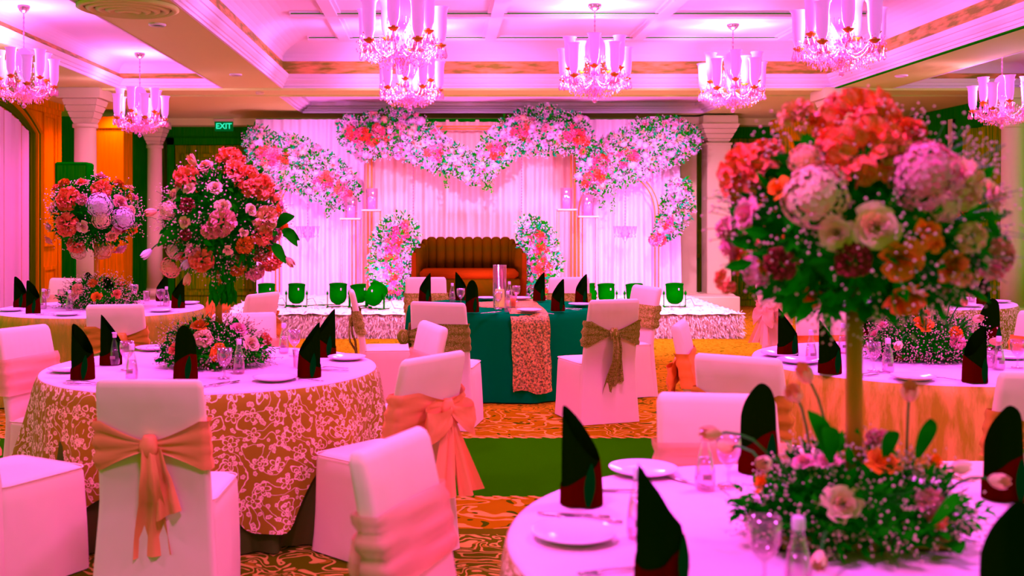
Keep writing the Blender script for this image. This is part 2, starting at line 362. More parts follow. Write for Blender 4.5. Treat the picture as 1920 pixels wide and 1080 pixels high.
# downstand mouldings along the beams
mb = MB()
for x0, x1 in ((-8.6, -2.35), (-2.35, 4.35), (4.35, 9.2)):
    mb.box(x0, x1, 14.18, 14.22, 3.27, 3.30); mb.box(x0, x1, 14.98, 15.02, 3.28, 3.30)
mb.box(-8.6, 9.2, 18.55, 19, 3.18, 3.3)
struct('trim_11', mb, M_['soff'])
mb = MB()
for y in (13.72, 12.10, 10.48):
    for o in (-.125, .12): mb.box(TX0+.42, TX1-.42, y+o, y+o+.012, ZU-.031, ZU-.02)
struct('trim_19', mb, M_['woodd'])
# dark strip that paints in a shadow line along the right beam
mb = MB(); mb.box(TX1+.0, TX1+.05, -3, TY1, 3.285, 3.305); struct('trim_12', mb, M_['woodd'])
# ------------------------------------------------------------------ walls
def frame_rect(mb, a0, a1, z0, z1, plane, pos, t=.05, dep=.03, sgn=1):
    """raised frame on a wall; plane 'y' faces -Y at pos, plane 'x' faces sgn*X at pos"""
    def bx(a, b, c, d, dd):
        if plane == 'y': mb.box(a, b, pos-dd, pos+.01, c, d)
        else: mb.box(min(pos, pos+sgn*dd)-.0, max(pos, pos+sgn*dd), a, b, c, d)
    bx(a0, a1, z0, z0+t, dep); bx(a0, a1, z1-t, z1, dep); bx(a0, a0+t, z0+t, z1-t, dep); bx(a1-t, a1, z0+t, z1-t, dep)
    t2 = t*.45; g = t*1.8
    bx(a0+g, a1-g, z0+g, z1-g, dep*.55)
mb = MB(); mb.box(-8.6, 9.2, 19, 19.2, 0, 3.3)
for i in range(9):
    x0 = -7.9+i*1.0
    if x0 < -2.6: frame_rect(mb, x0, x0+.86, 1.0, 2.95, 'y', 19.0); frame_rect(mb, x0, x0+.86, .12, .85, 'y', 19.0)
for x0 in (4.95, 6.0, 7.0): frame_rect(mb, x0, x0+.85, .95, 2.85, 'y', 19.0); frame_rect(mb, x0, x0+.85, .12, .8, 'y', 19.0)
mb.box(-8.6, 9.2, 18.96, 19, .86, .93)
struct('wall_back', mb, M_['wood'])
mb = MB(); mb.box(-8.6, 9.2, 18.9, 19, 2.98, 3.2); struct('trim_13', mb, M_['woodd'])
# exit doors in the back wall, left of the stage
def door(name, x0, x1, y):
    mb = MB(); mb.box(x0, x1, y-.05, y, 0, 2.85)
    frame_rect(mb, x0+.1, x1-.1, 1.15, 2.7, 'y', y-.05, .06, .035); frame_rect(mb, x0+.1, x1-.1, .2, .98, 'y', y-.05, .06, .035)
    d = struct(name, mb, M_['wood'])
    h = MB(); h.tube([(x1-.07, y-.12, 1.0), (x1-.07, y-.12, 1.3)], .012); h.box(x1-.08, x1-.06, y-.12, y-.05, 1.02, 1.05); h.box(x1-.08, x1-.06, y-.12, y-.05, 1.25, 1.28)
    h.build('door_handle', M_['goldf'], d)
door('door_1', -4.72, -3.88, 18.93); door('door_2', -3.82, -2.98, 18.93)
mb = MB(); mb.box(-4.86, -4.74, 18.85, 18.98, 0, 2.98); mb.box(-2.96, -2.84, 18.85, 18.98, 0, 2.98); mb.box(-4.86, -2.84, 18.85, 18.98, 2.86, 2.98)
struct('trim_14', mb, M_['woodd'])
# left wall with an arched window hung with a white curtain
WX = -5.87
mb = MB(); mb.box(WX-.2, WX, 12.3, 16.3, 0, 3.3); mb.box(WX-2.6, WX, 16.28, 16.45, 0, 3.3)
frame_rect(mb, 15.66, 16.16, 1.15, 3.12, 'x', WX, .05, .03); frame_rect(mb, 15.66, 16.16, .12, .85, 'x', WX, .05, .03)
mb.box(WX, WX+.05, 12.3, 16.3, 3.12, 3.3); mb.box(WX, WX+.09, 12.3, 16.3, 3.2, 3.3); mb.box(WX, WX+.03, 8.5, 16.3, .92, 1.0) if 0 else None
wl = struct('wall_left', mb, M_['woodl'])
yc, hw, zsp, rise = 13.85, 1.30, 2.78, .30
def arch(off, n=24):
    pts = [(yc-hw-off, 0), (yc-hw-off, zsp*.5), (yc-hw-off, zsp)]
    for i in range(1, n):
        t = -1+2*i/n; pts.append((yc+t*(hw+off), zsp+(rise+off)*(1-t*t)))
    return pts+[(yc+hw+off, zsp), (yc+hw+off, zsp*.5), (yc+hw+off, 0)]
mb = MB(); loops = []
M_['arch_light'] = mat('arch_wood', (.42, .24, .0), .6, 0, 0); M_['arch_dark'] = mat('arch_wood_dark', (.06, .16, .0), .6, 0, 0)
win = None
for nm, m, prof in (('window_1', 'arch_light', ((.27, 0), (.27, .10), (.23, .125), (.19, .10))), ('inner_moulding', 'arch_dark', ((.19, .10), (.165, .075), (.15, .09))), ('middle_moulding', 'arch_light', ((.15, .09), (.11, .09), (.10, .06))),
                    ('reveal', 'arch_dark', ((.10, .06), (.06, .055), (.04, .03), (0, .03), (0, 0)))):
    mb = MB(); mb.loft([[(WX+dep, y, z) for y, z in arch(off, 40)] for off, dep in prof], close=False)
    o = struct(nm, mb, M_[m], False, win); win = win or o
mb = MB(); nC = 60; rows = []
inner = arch(-.02, 24)
for j in range(2):
    pass
def arch_top(y):
    t = max(-1, min(1, (y-yc)/hw)); return zsp+rise*(1-t*t)-.02
for k in range(nC+1):
    y = yc-hw+.01+(2*hw-.02)*k/nC; rows.append([(WX+.015+.012*math.sin(k*.9)+.01*math.sin(k*2.3), y, z) for z in (0, arch_top(y)*.5, arch_top(y))])
mb.loft(rows, close=False); struct('window_2', mb, M_['curtain'], True)
# recess, wood pier coloured as lit and wall coloured as shaded behind the left columns
mb = MB(); mb.box(-8.6, -5.0, 18.2, 18.4, 0, 3.3); struct('wall_left.001', mb, M_['woodd'])
mb = MB(); mb.box(-5.56, -5.08, 17.0, 17.5, 0, 3.0); mb.box(-5.60, -5.04, 16.96, 17.5, 3.0, 3.18); mb.box(-5.5, -5.3, 16.985, 17, .2, 2.9)
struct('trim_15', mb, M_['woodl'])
# right wall
mb = MB(); mb.box(8.0, 8.2, 14.2, 19.2, 0, 3.3)
frame_rect(mb, 16.95, 17.6, 1.0, 2.6, 'x', 8.0, .05, .03, -1)
mb.box(7.95, 8.0, 14.2, 19.0, 2.75, 3.3)
for y in (16.5, 16.75, 17.75): mb.box(7.9, 8.0, y, y+.08, 0, 3.1)
struct('wall_right', mb, M_['woodd'])
mb = MB(); mb.box(7.96, 7.98, 17.0, 17.55, 1.05, 2.5); struct('window_3', mb, mat('dim_glass', (.12, .30, .01), .3))
mb = MB(); rows = []
for k in range(60):
    y = 14.6+1.6*k/59; rows.append([(7.88+.035*math.sin(k*1.1)+.02*math.sin(k*.37), y, z) for z in (0, 1.5, 2.9)])
mb.loft(rows, close=False)
tag(mb.build('side_curtain', M_['wood'], None), 'dark brown pleated curtain hanging on the right wall', 'curtain')
mb = MB(); mb.box(7.88, 7.93, 16.5, 16.62, 0, 3.1); struct('trim_16', mb, M_['column'])
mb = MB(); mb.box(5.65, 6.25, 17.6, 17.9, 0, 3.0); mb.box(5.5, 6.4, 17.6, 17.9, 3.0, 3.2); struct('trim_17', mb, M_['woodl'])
# ------------------------------------------------------------------ columns
def column(name, x, y, ztop, rnd, label, w0=.30, w1=.57, zc=2.84):
    e = empty(name, (x, y, 0), 0, label, 'column', None)
    r = w0/2
    if rnd:
        mb = MB(); mb.lathe([(r*1.12, .32), (r*1.12, .36), (r*1.02, .40)]+[(r*(1.04-.1*t), .4+(zc-.46)*t) for t in (0, .3, .6, 1)], 28); mb.build('shaft', M_['column'], e)
        mb = MB(); mb.lathe([(r*.94, zc-.06), (r*1.1, zc-.055), (r*1.12, zc-.03), (r*1.1, zc-.005), (r*.95, zc)], 28); mb.build('neck_ring', M_['column'], e)
        mb = MB(); mb.lathe([(0, .34), (r*1.45, .34), (r*1.5, .30), (r*1.45, .25), (r*1.3, .24), (r*1.3, .18), (r*1.6, .17), (r*1.65, .1), (r*1.6, .0)], 28); mb.build('base', M_['column'], e)
    else:
        mb = MB(); mb.box(-r, r, -r, r, .3, zc-.03, bev=.012); mb.build('shaft', M_['column'], e, False)
        mb = MB(); mb.box(-r*1.1, r*1.1, -r*1.1, r*1.1, zc-.04, zc, bev=.01); mb.build('neck_ring', M_['column'], e, False)
        mb = MB(); mb.box(-r*1.5, r*1.5, -r*1.5, r*1.5, 0, .2, bev=.02); mb.box(-r*1.3, r*1.3, -r*1.3, r*1.3, .2, .31, bev=.03); mb.build('base', M_['column'], e, False)
    mb = MB(); n = 5; a = w0*.95; h = (ztop-zc)
    sizes = [(.0, .80), (.16, 1.02), (.34, 1.22), (.52, 1.42), (.70, 1.6), (1.0, w1/w0)]
    for k in range(5):
        z0 = zc+h*sizes[k][0]; z1 = zc+h*sizes[k+1][0]; s0 = w0*sizes[k][1]/2*1.0; s1 = w0*sizes[k+1][1]/2
        if k == 4: s0 = s1 = w1/2
        lp = [[(-s, -s, z), (s, -s, z), (s, s, z), (-s, s, z)] for s, z in ((s0, z0), (s1-.004, z1-.012), (s1-.018, z1-.01), (s1-.018, z1))]
        mb.loft(lp, cap0=True, cap1=True)
    mb.build('capital', M_['column'], e, False)
column('column', -4.8, 14.35, 3.3, True, 'round white column with stepped capital behind the black loudspeaker')
column('column', -4.85, 18.0, 3.2, True, 'round white column nearest the exit doors on the left', .25, .45, 2.8)
column('column', 7.68, 14.35, 3.3, True, 'round white column at the far right edge of the hall')
column('column', 5.33, 14.35, 3.3, True, 'white column rising behind the largest flower ball')
column('column', 4.6, 17.9, 3.27, False, 'square white pilaster standing clear of the stage backdrop, right side', .40, .58, 2.82)
column('column', 4.10, 18.2, 3.27, False, 'square white pilaster half hidden by the right edge of the backdrop', .40, .58, 2.82)
# ceiling fittings
def disc(name, x, y, z, r, m, label, cat, prof=None, inner=None, group=None):
    e = empty(name, (x, y, z), 0, label, cat, group)
    mb = MB(); mb.lathe(prof or [(r, 0), (r*1.02, -.012), (r*.82, -.02), (r*.8, -.005)], 28); mb.build('rim', M_['ceil'], e)
    mb = MB(); mb.lathe([(0, -.004), (r*.81, -.006)], 28); mb.build('lens', inner or m, e)
def ceilp(px, py, z=3.3):
    d = F*(z-CAMZ)/(CY-py); return (px-CX)/F*d, d
x, y = ceilp(240, 12); e = empty('air_diffuser', (x, y, 3.298), 0, 'large round air diffuser on the left ceiling beam', 'air vent')
for k in range(5):
    mb = MB(); r = .40-.075*k; mb.lathe([(r, -.0), (r+.005, -.02-.006*k), (r-.035, -.035-.006*k), (r-.05, -.01)], 32); mb.build('ring', M_['soff'], e)
for px, py, m, l in ((295, 45, 'black', 'unlit round downlight on the left beam, nearest the air diffuser'), (442, 139, 'black', 'small unlit downlight at the far end of the left beam'),
                     (1690, 141, 'shade', 'lit downlight on the right ceiling beam'), (172, 40, 'shade', 'lit ring downlight in the left bay, top left of the photo')):
    x, y = ceilp(px, py); disc('downlight', x, y, 3.3 if px != 172 else 3.62, .075, M_[m], l, 'light')
x, y = ceilp(490, 174); mb = MB(); mb.lathe([(.06, 0), (.06, -.02), (.05, -.035), (0, -.04)], 16); tag(mb.build('smoke_detector', M_['column'], None, loc=(x, min(y, 14.6), 3.3)), 'small round smoke detector on the beam above the exit doors', 'smoke detector')
# exit sign
e = empty('exit_sign', P(420, 237, 18.55), 0, 'green EXIT sign hanging above the double doors', 'sign')
mb = MB(); mb.box(-.16, .16, -.02, .02, -.085, .085, bev=.008); mb.build('sign_panel', M_['exit'], e, False)
mb = MB(); mb.box(-.17, .17, -.035, .035, .085, .125); mb.build('housing', M_['column'], e, False)
fc = bpy.data.curves.new('exit_text', 'FONT'); fc.body = 'EXIT'; fc.size = .135; fc.align_x = 'CENTER'; fc.align_y = 'CENTER'; fc.extrude = .003; fc.offset = .003
fc.materials.append(M_['exitw']); t = bpy.data.objects.new('lettering', fc)
t = link('lettering', bpy.data.meshes.new_from_object(t), e, (0, -.024, 0), (PI/2, 0, 0))
# ------------------------------------------------------------------ chandeliers
def chandelier(key, label):
    x, y, zb, zc, dm = CH[key]; s = dm/.87
    e = empty('chandelier', (x, y, zb), 0, label, 'chandelier', 'crystal chandeliers')
    rr = .36*s; H = .62*s
    mb = MB(); mb.lathe([(0, zc-zb), (.07*s, zc-zb), (.075*s, zc-zb-.015), (.05*s, zc-zb-.05), (.02*s, zc-zb-.07), (0, zc-zb-.075)], 16); mb.build('canopy', M_['steel'], e)
    mb = MB(); z = .75*s
    mb.tube([(0, 0, .2*s), (0, 0, zc-zb-.07)], .006)
    n = int((zc-zb-.1-z)/.05)
    for k in range(max(n, 1)): mb.oct((0, 0, z+.04+k*.05), .012, .02)
    mb.build('chain', M_['crystal'], e, False)
    mb = MB(); mb.lathe([(.0, .17*s), (.05*s, .19*s), (.02*s, .25*s), (.045*s, .31*s), (.02*s, .36*s), (.05*s, .42*s), (.09*s, .5*s), (.105*s, .62*s), (.08*s, .7*s), (.03*s, .74*s), (.0, .75*s)], 16); mb.build('centre_bowl', M_['shade'], e)
    prof = [(.032*s, 0), (.036*s, .02*s), (.050*s, .06*s), (.055*s, .14*s), (.056*s, .24*s), (.064*s, .30*s), (.078*s, .32*s)]
    sh = MB(); sh.lathe(prof, 12); shm = sh.mesh('shade', M_['shade'])
    cu = MB(); cu.lathe([(.0, -.03*s), (.02*s, -.025*s), (.05*s, -.0), (.052*s, .006*s), (.02*s, .01*s), (.012*s, .03*s), (.012*s, .09*s), (0, .1*s)], 10); cum = cu.mesh('candle_cup', M_['gold'])
    dr = MB(); dr.lathe([(0, 0), (.004*s, -.02*s), (.010*s, -.045*s), (.019*s, -.075*s), (.014*s, -.098*s), (0, -.108*s)], 8); drm = dr.mesh('crystal_drop', M_['crystal'], False)
    na = 10
    for k in range(na):
        a = 2*PI*k/na+.15; up = .07*s if k % 2 else 0; q = rr*(.78 if k % 2 else 1)
        c = Vector((q*math.cos(a), q*math.sin(a), .27*s+up*1.4))
        ar = MB(); pts = [(c.x*t, c.y*t, (.27*s+(up*1.4)*t)-.13*s*math.sin(PI*t)) for t in (.08, .25, .45, .65, .85, 1)]
        ar.tube(pts, .008*s, 5); arm = ar.build('arm', M_['crystal'], e)
        link('candle_cup', cum, e, c); link('shade', shm, e, c+Vector((0, 0, .02*s)))
        for j in range(5):
            b = a+2*PI*j/5; link('crystal_drop', drm, e, c+Vector((.045*s*math.cos(b), .045*s*math.sin(b), -.01*s)), (0, 0, b))
    mb = MB()
    for k in range(650):
        a = R.uniform(0, 2*PI); q = rr*math.sqrt(R.uniform(.02, 1.15)); t = q/rr
        zz = (.27-.13*math.sin(PI*min(t, 1)))*s+R.uniform(-.07, .05)*s
        mb.oct((q*math.cos(a), q*math.sin(a), zz), .007*s, .014*s)
    for ring, zr, rq in ((14, .16, .10), (10, .10, .07), (18, .50, .115)):
        for j in range(ring*4):
            b = 2*PI*j/ring; mb.oct((rq*s*math.cos(b), rq*s*math.sin(b), (zr-.015*(j//ring))*s), .006*s, .010*s)
    for k in range(na):      # bead swags between the arms
        a0, a1 = 2*PI*k/na+.15, 2*PI*(k+1)/na+.15
        for j in range(12):
            t = j/12; a = a0+(a1-a0)*t; mb.oct((rr*.9*math.cos(a), rr*.9*math.sin(a), (.27-.08*math.sin(PI*t))*s), .006*s, .008*s)
            mb.oct((rr*t*math.cos(a0), rr*t*math.sin(a0), (.6-.35*t-.1*math.sin(PI*t))*s), .006*s, .008*s)
    tag(mb.build('crystal_beads', M_['crystal'], e, False), kind='stuff')
    mb = MB()
    for k in range(240):
        a = R.uniform(0, 2*PI); q = rr*math.sqrt(R.uniform(.02, 1.1)); t = q/rr
        mb.oct((q*math.cos(a), q*math.sin(a), (.26-.13*math.sin(PI*min(t, 1)))*s+R.uniform(-.08, .05)*s), .004*s, .009*s)
    tag(mb.build('gold_links', M_['gold'], e, False), kind='stuff')
    mb = MB(); mb.lathe([(.028*s*math.sin(PI*i/8), .028*s-.028*s*math.cos(PI*i/8)) for i in range(9)], 12); mb.build('crystal_ball', M_['crystal'], e)
    mb = MB(); mb.tube([(0, 0, .05*s), (0, 0, .2*s)], .004, 4); mb.lathe([(0, .05*s), (.03*s, .08*s), (.05*s, .13*s), (.07*s, .17*s), (0, .19*s)], 10); mb.build('finial', M_['crystal'], e)
chandelier('a', 'crystal chandelier cut by the left edge of the photo')
chandelier('b', 'small crystal chandelier on a long rod in the left bay')
chandelier('c', 'large crystal chandelier nearest the camera, left of centre')
chandelier('d', 'crystal chandelier hanging low behind the large left one')
chandelier('e', 'crystal chandelier at the centre of the ceiling tray')
chandelier('f', 'crystal chandelier with round canopy, right of the centre one')
chandelier('g', 'large crystal chandelier nearest the camera on the right')
chandelier('h', 'crystal chandelier in the right bay before the round column')
# ------------------------------------------------------------------ stage with white fur, backdrop, sofa
SX0, SX1, SY0, SY1, SZ = -2.95, 3.93, 13.9, 17.35, .30
e = empty('stage_platform', (0, 0, 0), 0, 'low stage platform wrapped in shaggy white fur', 'stage')
mb = MB(); mb.box(SX0+.03, SX1-.05, SY0+.05, SY1, 0, SZ, bev=.03); mb.build('platform', M_['fur'], e)
mb = MB(); nx, ny = 120, 50
rows = []
for j in range(ny+1):
    row = []
    for i in range(nx+1):
        x = SX0+(SX1-SX0)*i/nx; y = SY0+(SY1-SY0)*j/ny
        row.append((x, y, SZ+.012+.012*math.sin(x*23+y*9)*math.sin(y*31)+R.uniform(0, .018)))
    rows.append(row)
mb.loft(rows, close=False); mb.build('fur_rug', M_['fur'], e)
mb = MB()
def tuft(p, d, L, wd):
    a = d.cross(Vector((R.uniform(-1, 1), R.uniform(-1, 1), R.uniform(-1, 1)))).normalized()*wd
    mb.add([p-a, p+a, p+d*L*.6+a*.6+Vector((0, 0, -.01)), p+d*L+Vector((0, 0, -.03))], [(0, 1, 2), (0, 2, 3)])
for k in range(15000):
    f = R.random()
    if f < .66: p = Vector((R.uniform(SX0, SX1), SY0+.05, R.uniform(.02, SZ+.02))); d = Vector((R.uniform(-.7, .7), -1, R.uniform(-.9, .1)))
    elif f < .80: p = Vector((SX1-.05, R.uniform(SY0, SY1), R.uniform(.02, SZ+.02))); d = Vector((1, R.uniform(-.7, .7), R.uniform(-.8, .5)))
    elif f < .86: p = Vector((SX0+.04, R.uniform(SY0, SY1), R.uniform(.02, SZ+.02))); d = Vector((-1, R.uniform(-.7, .7), R.uniform(-.8, .5)))
    else: p = Vector((R.uniform(SX0, SX1), R.uniform(SY0, SY1), SZ+.02)); d = Vector((R.uniform(-1, 1), R.uniform(-1, 1), .5))
    tuft(p, d.normalized(), R.uniform(.05, .10), .006)
tag(mb.build('fur', M_['fur'], e, False), kind='stuff')
mb = MB(); mb.box(3.95, 4.75, 17.0, 17.7, 0, .31, bev=.01); struct('trim_18', mb, M_['column'])
def curtain(name, x0, x1, y, z0, z1, m, label, n=None, amp=.06, wl=.15, flare=0, seed=1, group=None, swag=0):
    rr = random.Random(seed); n = n or int((x1-x0)/.02); mb = MB(); rows = []; ph = [rr.uniform(0, 6) for _ in range(5)]
    nz = 8
    for i in range(n+1):
        x = x0+(x1-x0)*i/n; row = []
        for j in range(nz+1):
            t = j/nz; z = z1+(z0-z1)*t
            d = amp*(.35+.65*t)*(math.sin(x*2*PI/wl+ph[0]+.8*math.sin(x*3+ph[1]+t))+.5*math.sin(x*2*PI/(wl*2.3)+ph[2]))
            row.append((x+flare*t*(x-(x0+x1)/2)+.01*math.sin(t*4+x*9), y+d+swag*t*.1, z))
        rows.append(row)
    mb.loft(rows, close=False)
    o = mb.build(name, m, None); return tag(o, label, 'curtain', group)
curtain('backdrop_curtain', -3.0, -.02+-1.25, 17.22, SZ+.02, 3.16, M_['curtain'], 'white pleated curtain forming the left side of the stage backdrop', seed=2)
curtain('backdrop_curtain', 2.15, 3.85, 17.22, SZ+.02, 3.16, M_['curtain'], 'white pleated curtain forming the right side of the stage backdrop', seed=3)
curtain('backdrop_curtain', -1.3, 2.2, 17.32, SZ+.02, 3.16, M_['curtp'], 'white pleated curtain with painted-in shade behind the red sofa in the middle of the backdrop', amp=.07, wl=.17, seed=4)
mb = MB(); mb.box(-3.02, 3.87, 17.30, 17.36, 3.13, 3.18); mb.box(-3.02, -2.96, 17.30, 17.36, SZ, 3.13); mb.box(3.81, 3.87, 17.30, 17.36, SZ, 3.13)
tag(mb.build('backdrop_frame', M_['black'], None, False), 'dark slim frame carrying the stage curtains', 'frame')
# gold frames and arches in front of the curtains
def tubes(name, runs, r, m, label, cat):
    mb = MB()
    for pts in runs: mb.tube(pts, r, 8)
    return tag(mb.build(name, m, None), label, cat)
YG = 17.05
def gp(px, py, y=YG): return P(px, py, y)
tubes('rectangular_arch', [[gp(690, 545), gp(690, 237)], [gp(690, 237), gp(1078, 237)], [gp(1078, 237), gp(1078, 545)], [gp(697, 545), gp(697, 242)], [gp(1071, 545), gp(1071, 242)], [gp(697, 242), gp(1071, 242)]], .014, M_['goldf'],
      'slim gold rectangular arch framing the red sofa', 'arch')
def arcpts(cx, cy, rx, ry, a0, a1, y=16.95, n=26):
    return [P(cx+rx*math.cos(a0+(a1-a0)*i/n), cy-ry*math.sin(a0+(a1-a0)*i/n), y) for i in range(n+1)]
for cx, l in ((592, 'gold round topped arch standing left on the stage'), (1160, 'gold round topped arch standing right on the stage')):
    runs = []
    for q in (0, 7): runs.append([P(cx-75+q, 548, 16.95)]+arcpts(cx, 400, 75-q, 82-q, PI, 0)+[P(cx+75-q, 548, 16.95)])
    tubes('round_arch', runs, .012, M_['goldf'], l, 'arch')
# lantern stands either side
def lantern(px, py, w, label):
    b = P(px, 550, 16.7); b.z = SZ+.02; top = P(px, py, 16.7).z; e = empty('lantern_stand', b, 0, label, 'candle stand')
    h = top-b.z; a = w/2/F*16.7; mb = MB()
    for sx in (-a, a):
        for sy in (-a, a): mb.tube([(sx, sy, 0), (sx, sy, h)], .006, 6)
    for z in (.01, h-.02):
        for p, q in (((-a, -a), (a, -a)), ((a, -a), (a, a)), ((a, a), (-a, a)), ((-a, a), (-a, -a))): mb.tube([(*p, z), (*q, z)], .006, 6)
    mb.build('stand_frame', M_['goldf'], e)
    mb = MB(); mb.box(-a*1.12, a*1.12, -a*1.12, a*1.12, h-.01, h+.01); mb.build('top_plate', M_['china'], e, False)
    mb = MB(); mb.lathe([(a*.7, h+.012), (a*.72, h+.34), (a*.7, h+.34), (a*.68, h+.014)], 16); mb.build('glass_cylinder', M_['glass'], e)
    mb = MB(); mb.lathe([(0, h+.011), (a*.45, h+.012), (a*.45, h+.2), (a*.2, h+.21), (0, h+.205)], 14); mb.build('candle', M_['shade'], e)
lantern(658, 410, 34, 'gold frame stand with lit glass lantern, leftmost and lower one')
lantern(697, 394, 32, 'gold frame stand with lit glass lantern, beside the left flower pedestal')
lantern(1062, 393, 32, 'gold frame stand with lit glass lantern, beside the right flower pedestal')
lantern(1102, 406, 34, 'gold frame stand with lit glass lantern, rightmost and lower one')
def mini(px, label):
    p = P(px, 455, 16.8); e = empty('hanging_pendant', p, 0, label, 'pendant'); t = P(px, 345, 16.8).z-p.z
    mb = MB(); mb.tube([(0, 0, .25), (0, 0, t)], .004, 5)
    for k in range(int((t-.3)/.05)): mb.oct((0, 0, .3+.05*k), .012, .02)
    mb.build('bead_chain', M_['crystal'], e, False)
    mb = MB(); mb.lathe([(0, 0), (.02, .03), (.06, .1), (.09, .15), (.03, .18), (.05, .24), (0, .28)], 12); mb.build('crystal_body', M_['crystal'], e)
    for k in range(6):
        a = k*PI/3; mb = MB(); mb.tube([(.16*t*math.cos(a), .16*t*math.sin(a), .14-.06*math.sin(PI*t)) for t in (.2, .5, .8, 1)], .005, 5)
        mb.lathe([(.012, .14), (.02, .2), (.03, .26)], 8, c=(.16*math.cos(a), .16*math.sin(a), 0))
        mb.oct((.16*math.cos(a), .16*math.sin(a), .10), .012, .03); mb.build('arm', M_['crystal'], e)
mini(577, 'small crystal chandelier hanging inside the left arch'); mini(1172, 'small crystal chandelier hanging inside the right arch')
for px, y0, y1, l in ((775, 239, 412, 'thin crystal strand hanging above the left flower pedestal'), (978, 239, 402, 'thin crystal strand hanging above the right flower pedestal')):
    mb = MB(); a = P(px, y0, YG); b = P(px, y1, YG); mb.tube([a, b], .003, 4)
    for k in range(30): c = a.lerp(b, k/30); mb.oct(c, .012, .02)
    tag(mb.build('crystal_strand', M_['crystal'], None, False), l, 'strand')
# red channel sofa
def sofa():
    Y = 16.25; k = F/Y; cx = (879-CX)/k; e = empty('sofa', (cx, Y, SZ+.02), 0, 'deep red velvet sofa with channel tufted scalloped back', 'sofa')
    W = 1.74; D = .74; z0 = .06; hb = .96
    path = []     # u shaped centre line of the channels
    def pt(t):    # t 0..1 from left arm front around the back to the right arm front
        s = abs(2*t-1); sg = -1 if t < .5 else 1
        hw = W/2-.10
        if s < .62: x = hw*.86*s/.62; y = .26
        else:
            a = (s-.62)/.38*PI/2; x = hw*(.86+.14*math.sin(a)); y = .26-(1-math.cos(a))*.42
        return Vector((sg*x, y, 0))
    n = 15
    for i in range(n):
        a = pt(i/n); b = pt((i+1)/n); c = (a+b)/2; dr = (b-a); L = dr.length; ang = math.atan2(dr.y, dr.x)
        s = abs(2*(i+.5)/n-1); top = hb if s < .6 else hb-(s-.6)/.4*.20
        mb = MB(); loops = []
        for z, q in ((z0+.28, 1), (top-.10, 1.06), (top-.05, 1.0), (top-.02, .8), (top-.005, .5), (top, .2)):
            loops.append([Vector((L/2*1.10*q*math.cos(u), .075*q*math.sin(u)*(1 if math.sin(u) < 0 else .9), z)) for u in [2*PI*j/14 for j in range(14)]])
        mb.loft(loops, cap0=True, cap1=True); mb.build('channel', M_['velvet'], e, True, c, (0, 0, ang))
    mb = MB(); loops = []      # outer shell
    for z, o in ((z0, .09), (z0+.3, .10), (hb-.22, .10), (hb-.17, .08)):
        lp = []
        for i in range(41):
            t = i/40; p = pt(t); s = abs(2*t-1); d = (pt(min(t+.01, 1))-pt(max(t-.01, 0))); nn = Vector((-d.y, d.x, 0)).normalized()
            lp.append(p+nn*o+Vector((0, 0, z-(max(0, s-.7)/.3*.07 if z > .5 else 0))))
        for i in range(40, -1, -1):
            t = i/40; p = pt(t); s = abs(2*t-1); d = (pt(min(t+.01, 1))-pt(max(t-.01, 0))); nn = Vector((-d.y, d.x, 0)).normalized()
            lp.append(p-nn*.01+Vector((0, 0, z-(max(0, s-.7)/.3*.07 if z > .5 else 0))))
        loops.append(lp)
    mb.loft(loops, cap0=True, cap1=True); mb.build('arm_shell', M_['velveta'], e)
    mb = MB(); mb.box(-W/2+.13, W/2-.13, -.36, .2, .34, .48, bev=.05); mb.build('seat_cushion', M_['velvets'], e)
    mb = MB(); mb.box(-W/2+.11, W/2-.11, -.33, .22, z0, .34, bev=.02); mb.build('base', M_['velvet'], e)
    for sx in (-1, 1):
        for sy in (-.27, .17): mb = MB(); mb.tube([(sx*(W/2-.17), sy, 0), (sx*(W/2-.15), sy, z0+.01)], .02, 8); mb.build('leg', M_['gold'], e)
sofa()
# par can floor lights
def par(px, py_base, w, yaw, tilt, label, Y=14.9):
    p = P(px, 0, Y); p.z = SZ+.03; s = w/30*.118*Y/14.9
    e = empty('stage_light', p, yaw, label, 'stage light')
    T = Matrix.Translation((0, 0, .19)) @ Matrix.Rotation(tilt, 4, 'X')
    mb = MB(); r = s; mb.lathe([(0, -r*1.25), (r*.45, -r*1.2), (r*.8, -r*.95), (r*.97, -r*.55), (r, -.1*r), (r, r*.95), (r*1.05, r*.96), (r*1.05, r*1.08), (r*.93, r*1.08), (r*.9, r*.8), (0, r*.75)], 20, M=T.to_3x3().to_4x4(), c=(0, 0, .19)); mb.build('lamp_can', M_['black'], e)
    mb = MB(); q = r*1.22
    mb.box(-q-.006, -q+.006, -.015, .015, .005, .23); mb.box(q-.006, q+.006, -.015, .015, .005, .23); mb.box(-q, q, -.015, .015, 0, .012)
    mb.box(-q-.01, -q+.01, -.12, .12, 0, .012); mb.box(q-.01, q+.01, -.12, .12, 0, .012)
    mb.build('yoke', M_['black'], e, False)
    for sx in (-1, 1):
        mb = MB(); mb.lathe([(0, 0), (.02, .0), (.02, .03), (0, .03)], 8, M=Matrix.Rotation(PI/2, 4, 'Y'), c=(sx*q-.015+(.0 if sx > 0 else -.0), 0, .19)); mb.build('knob', M_['black'], e)
    mb = MB(); mb.box(r*.3, r*.42, -r*1.0, -r*.93, .24, .27); mb.build('sticker', M_['china'], e, False)
    mb = MB(); mb.tube([(q, .02, .1), (q+.08, .05, .12), (q+.13, .06, .02), (q+.25, .1, .01)], .005, 5); mb.build('cable', M_['black'], e)
tl = math.radians(-14)
par(500, 540, 30, .2, tl, 'black floor spotlight half hidden behind the left flower ball')
par(556, 540, 30, 0, tl, 'black floor spotlight standing alone left of the flower pedestal')
par(634, 540, 31, .05, tl, 'black floor spotlight second from the left flower pedestal')
par(673, 540, 28, .5, tl, 'black floor spotlight turned aside behind the tilted one')
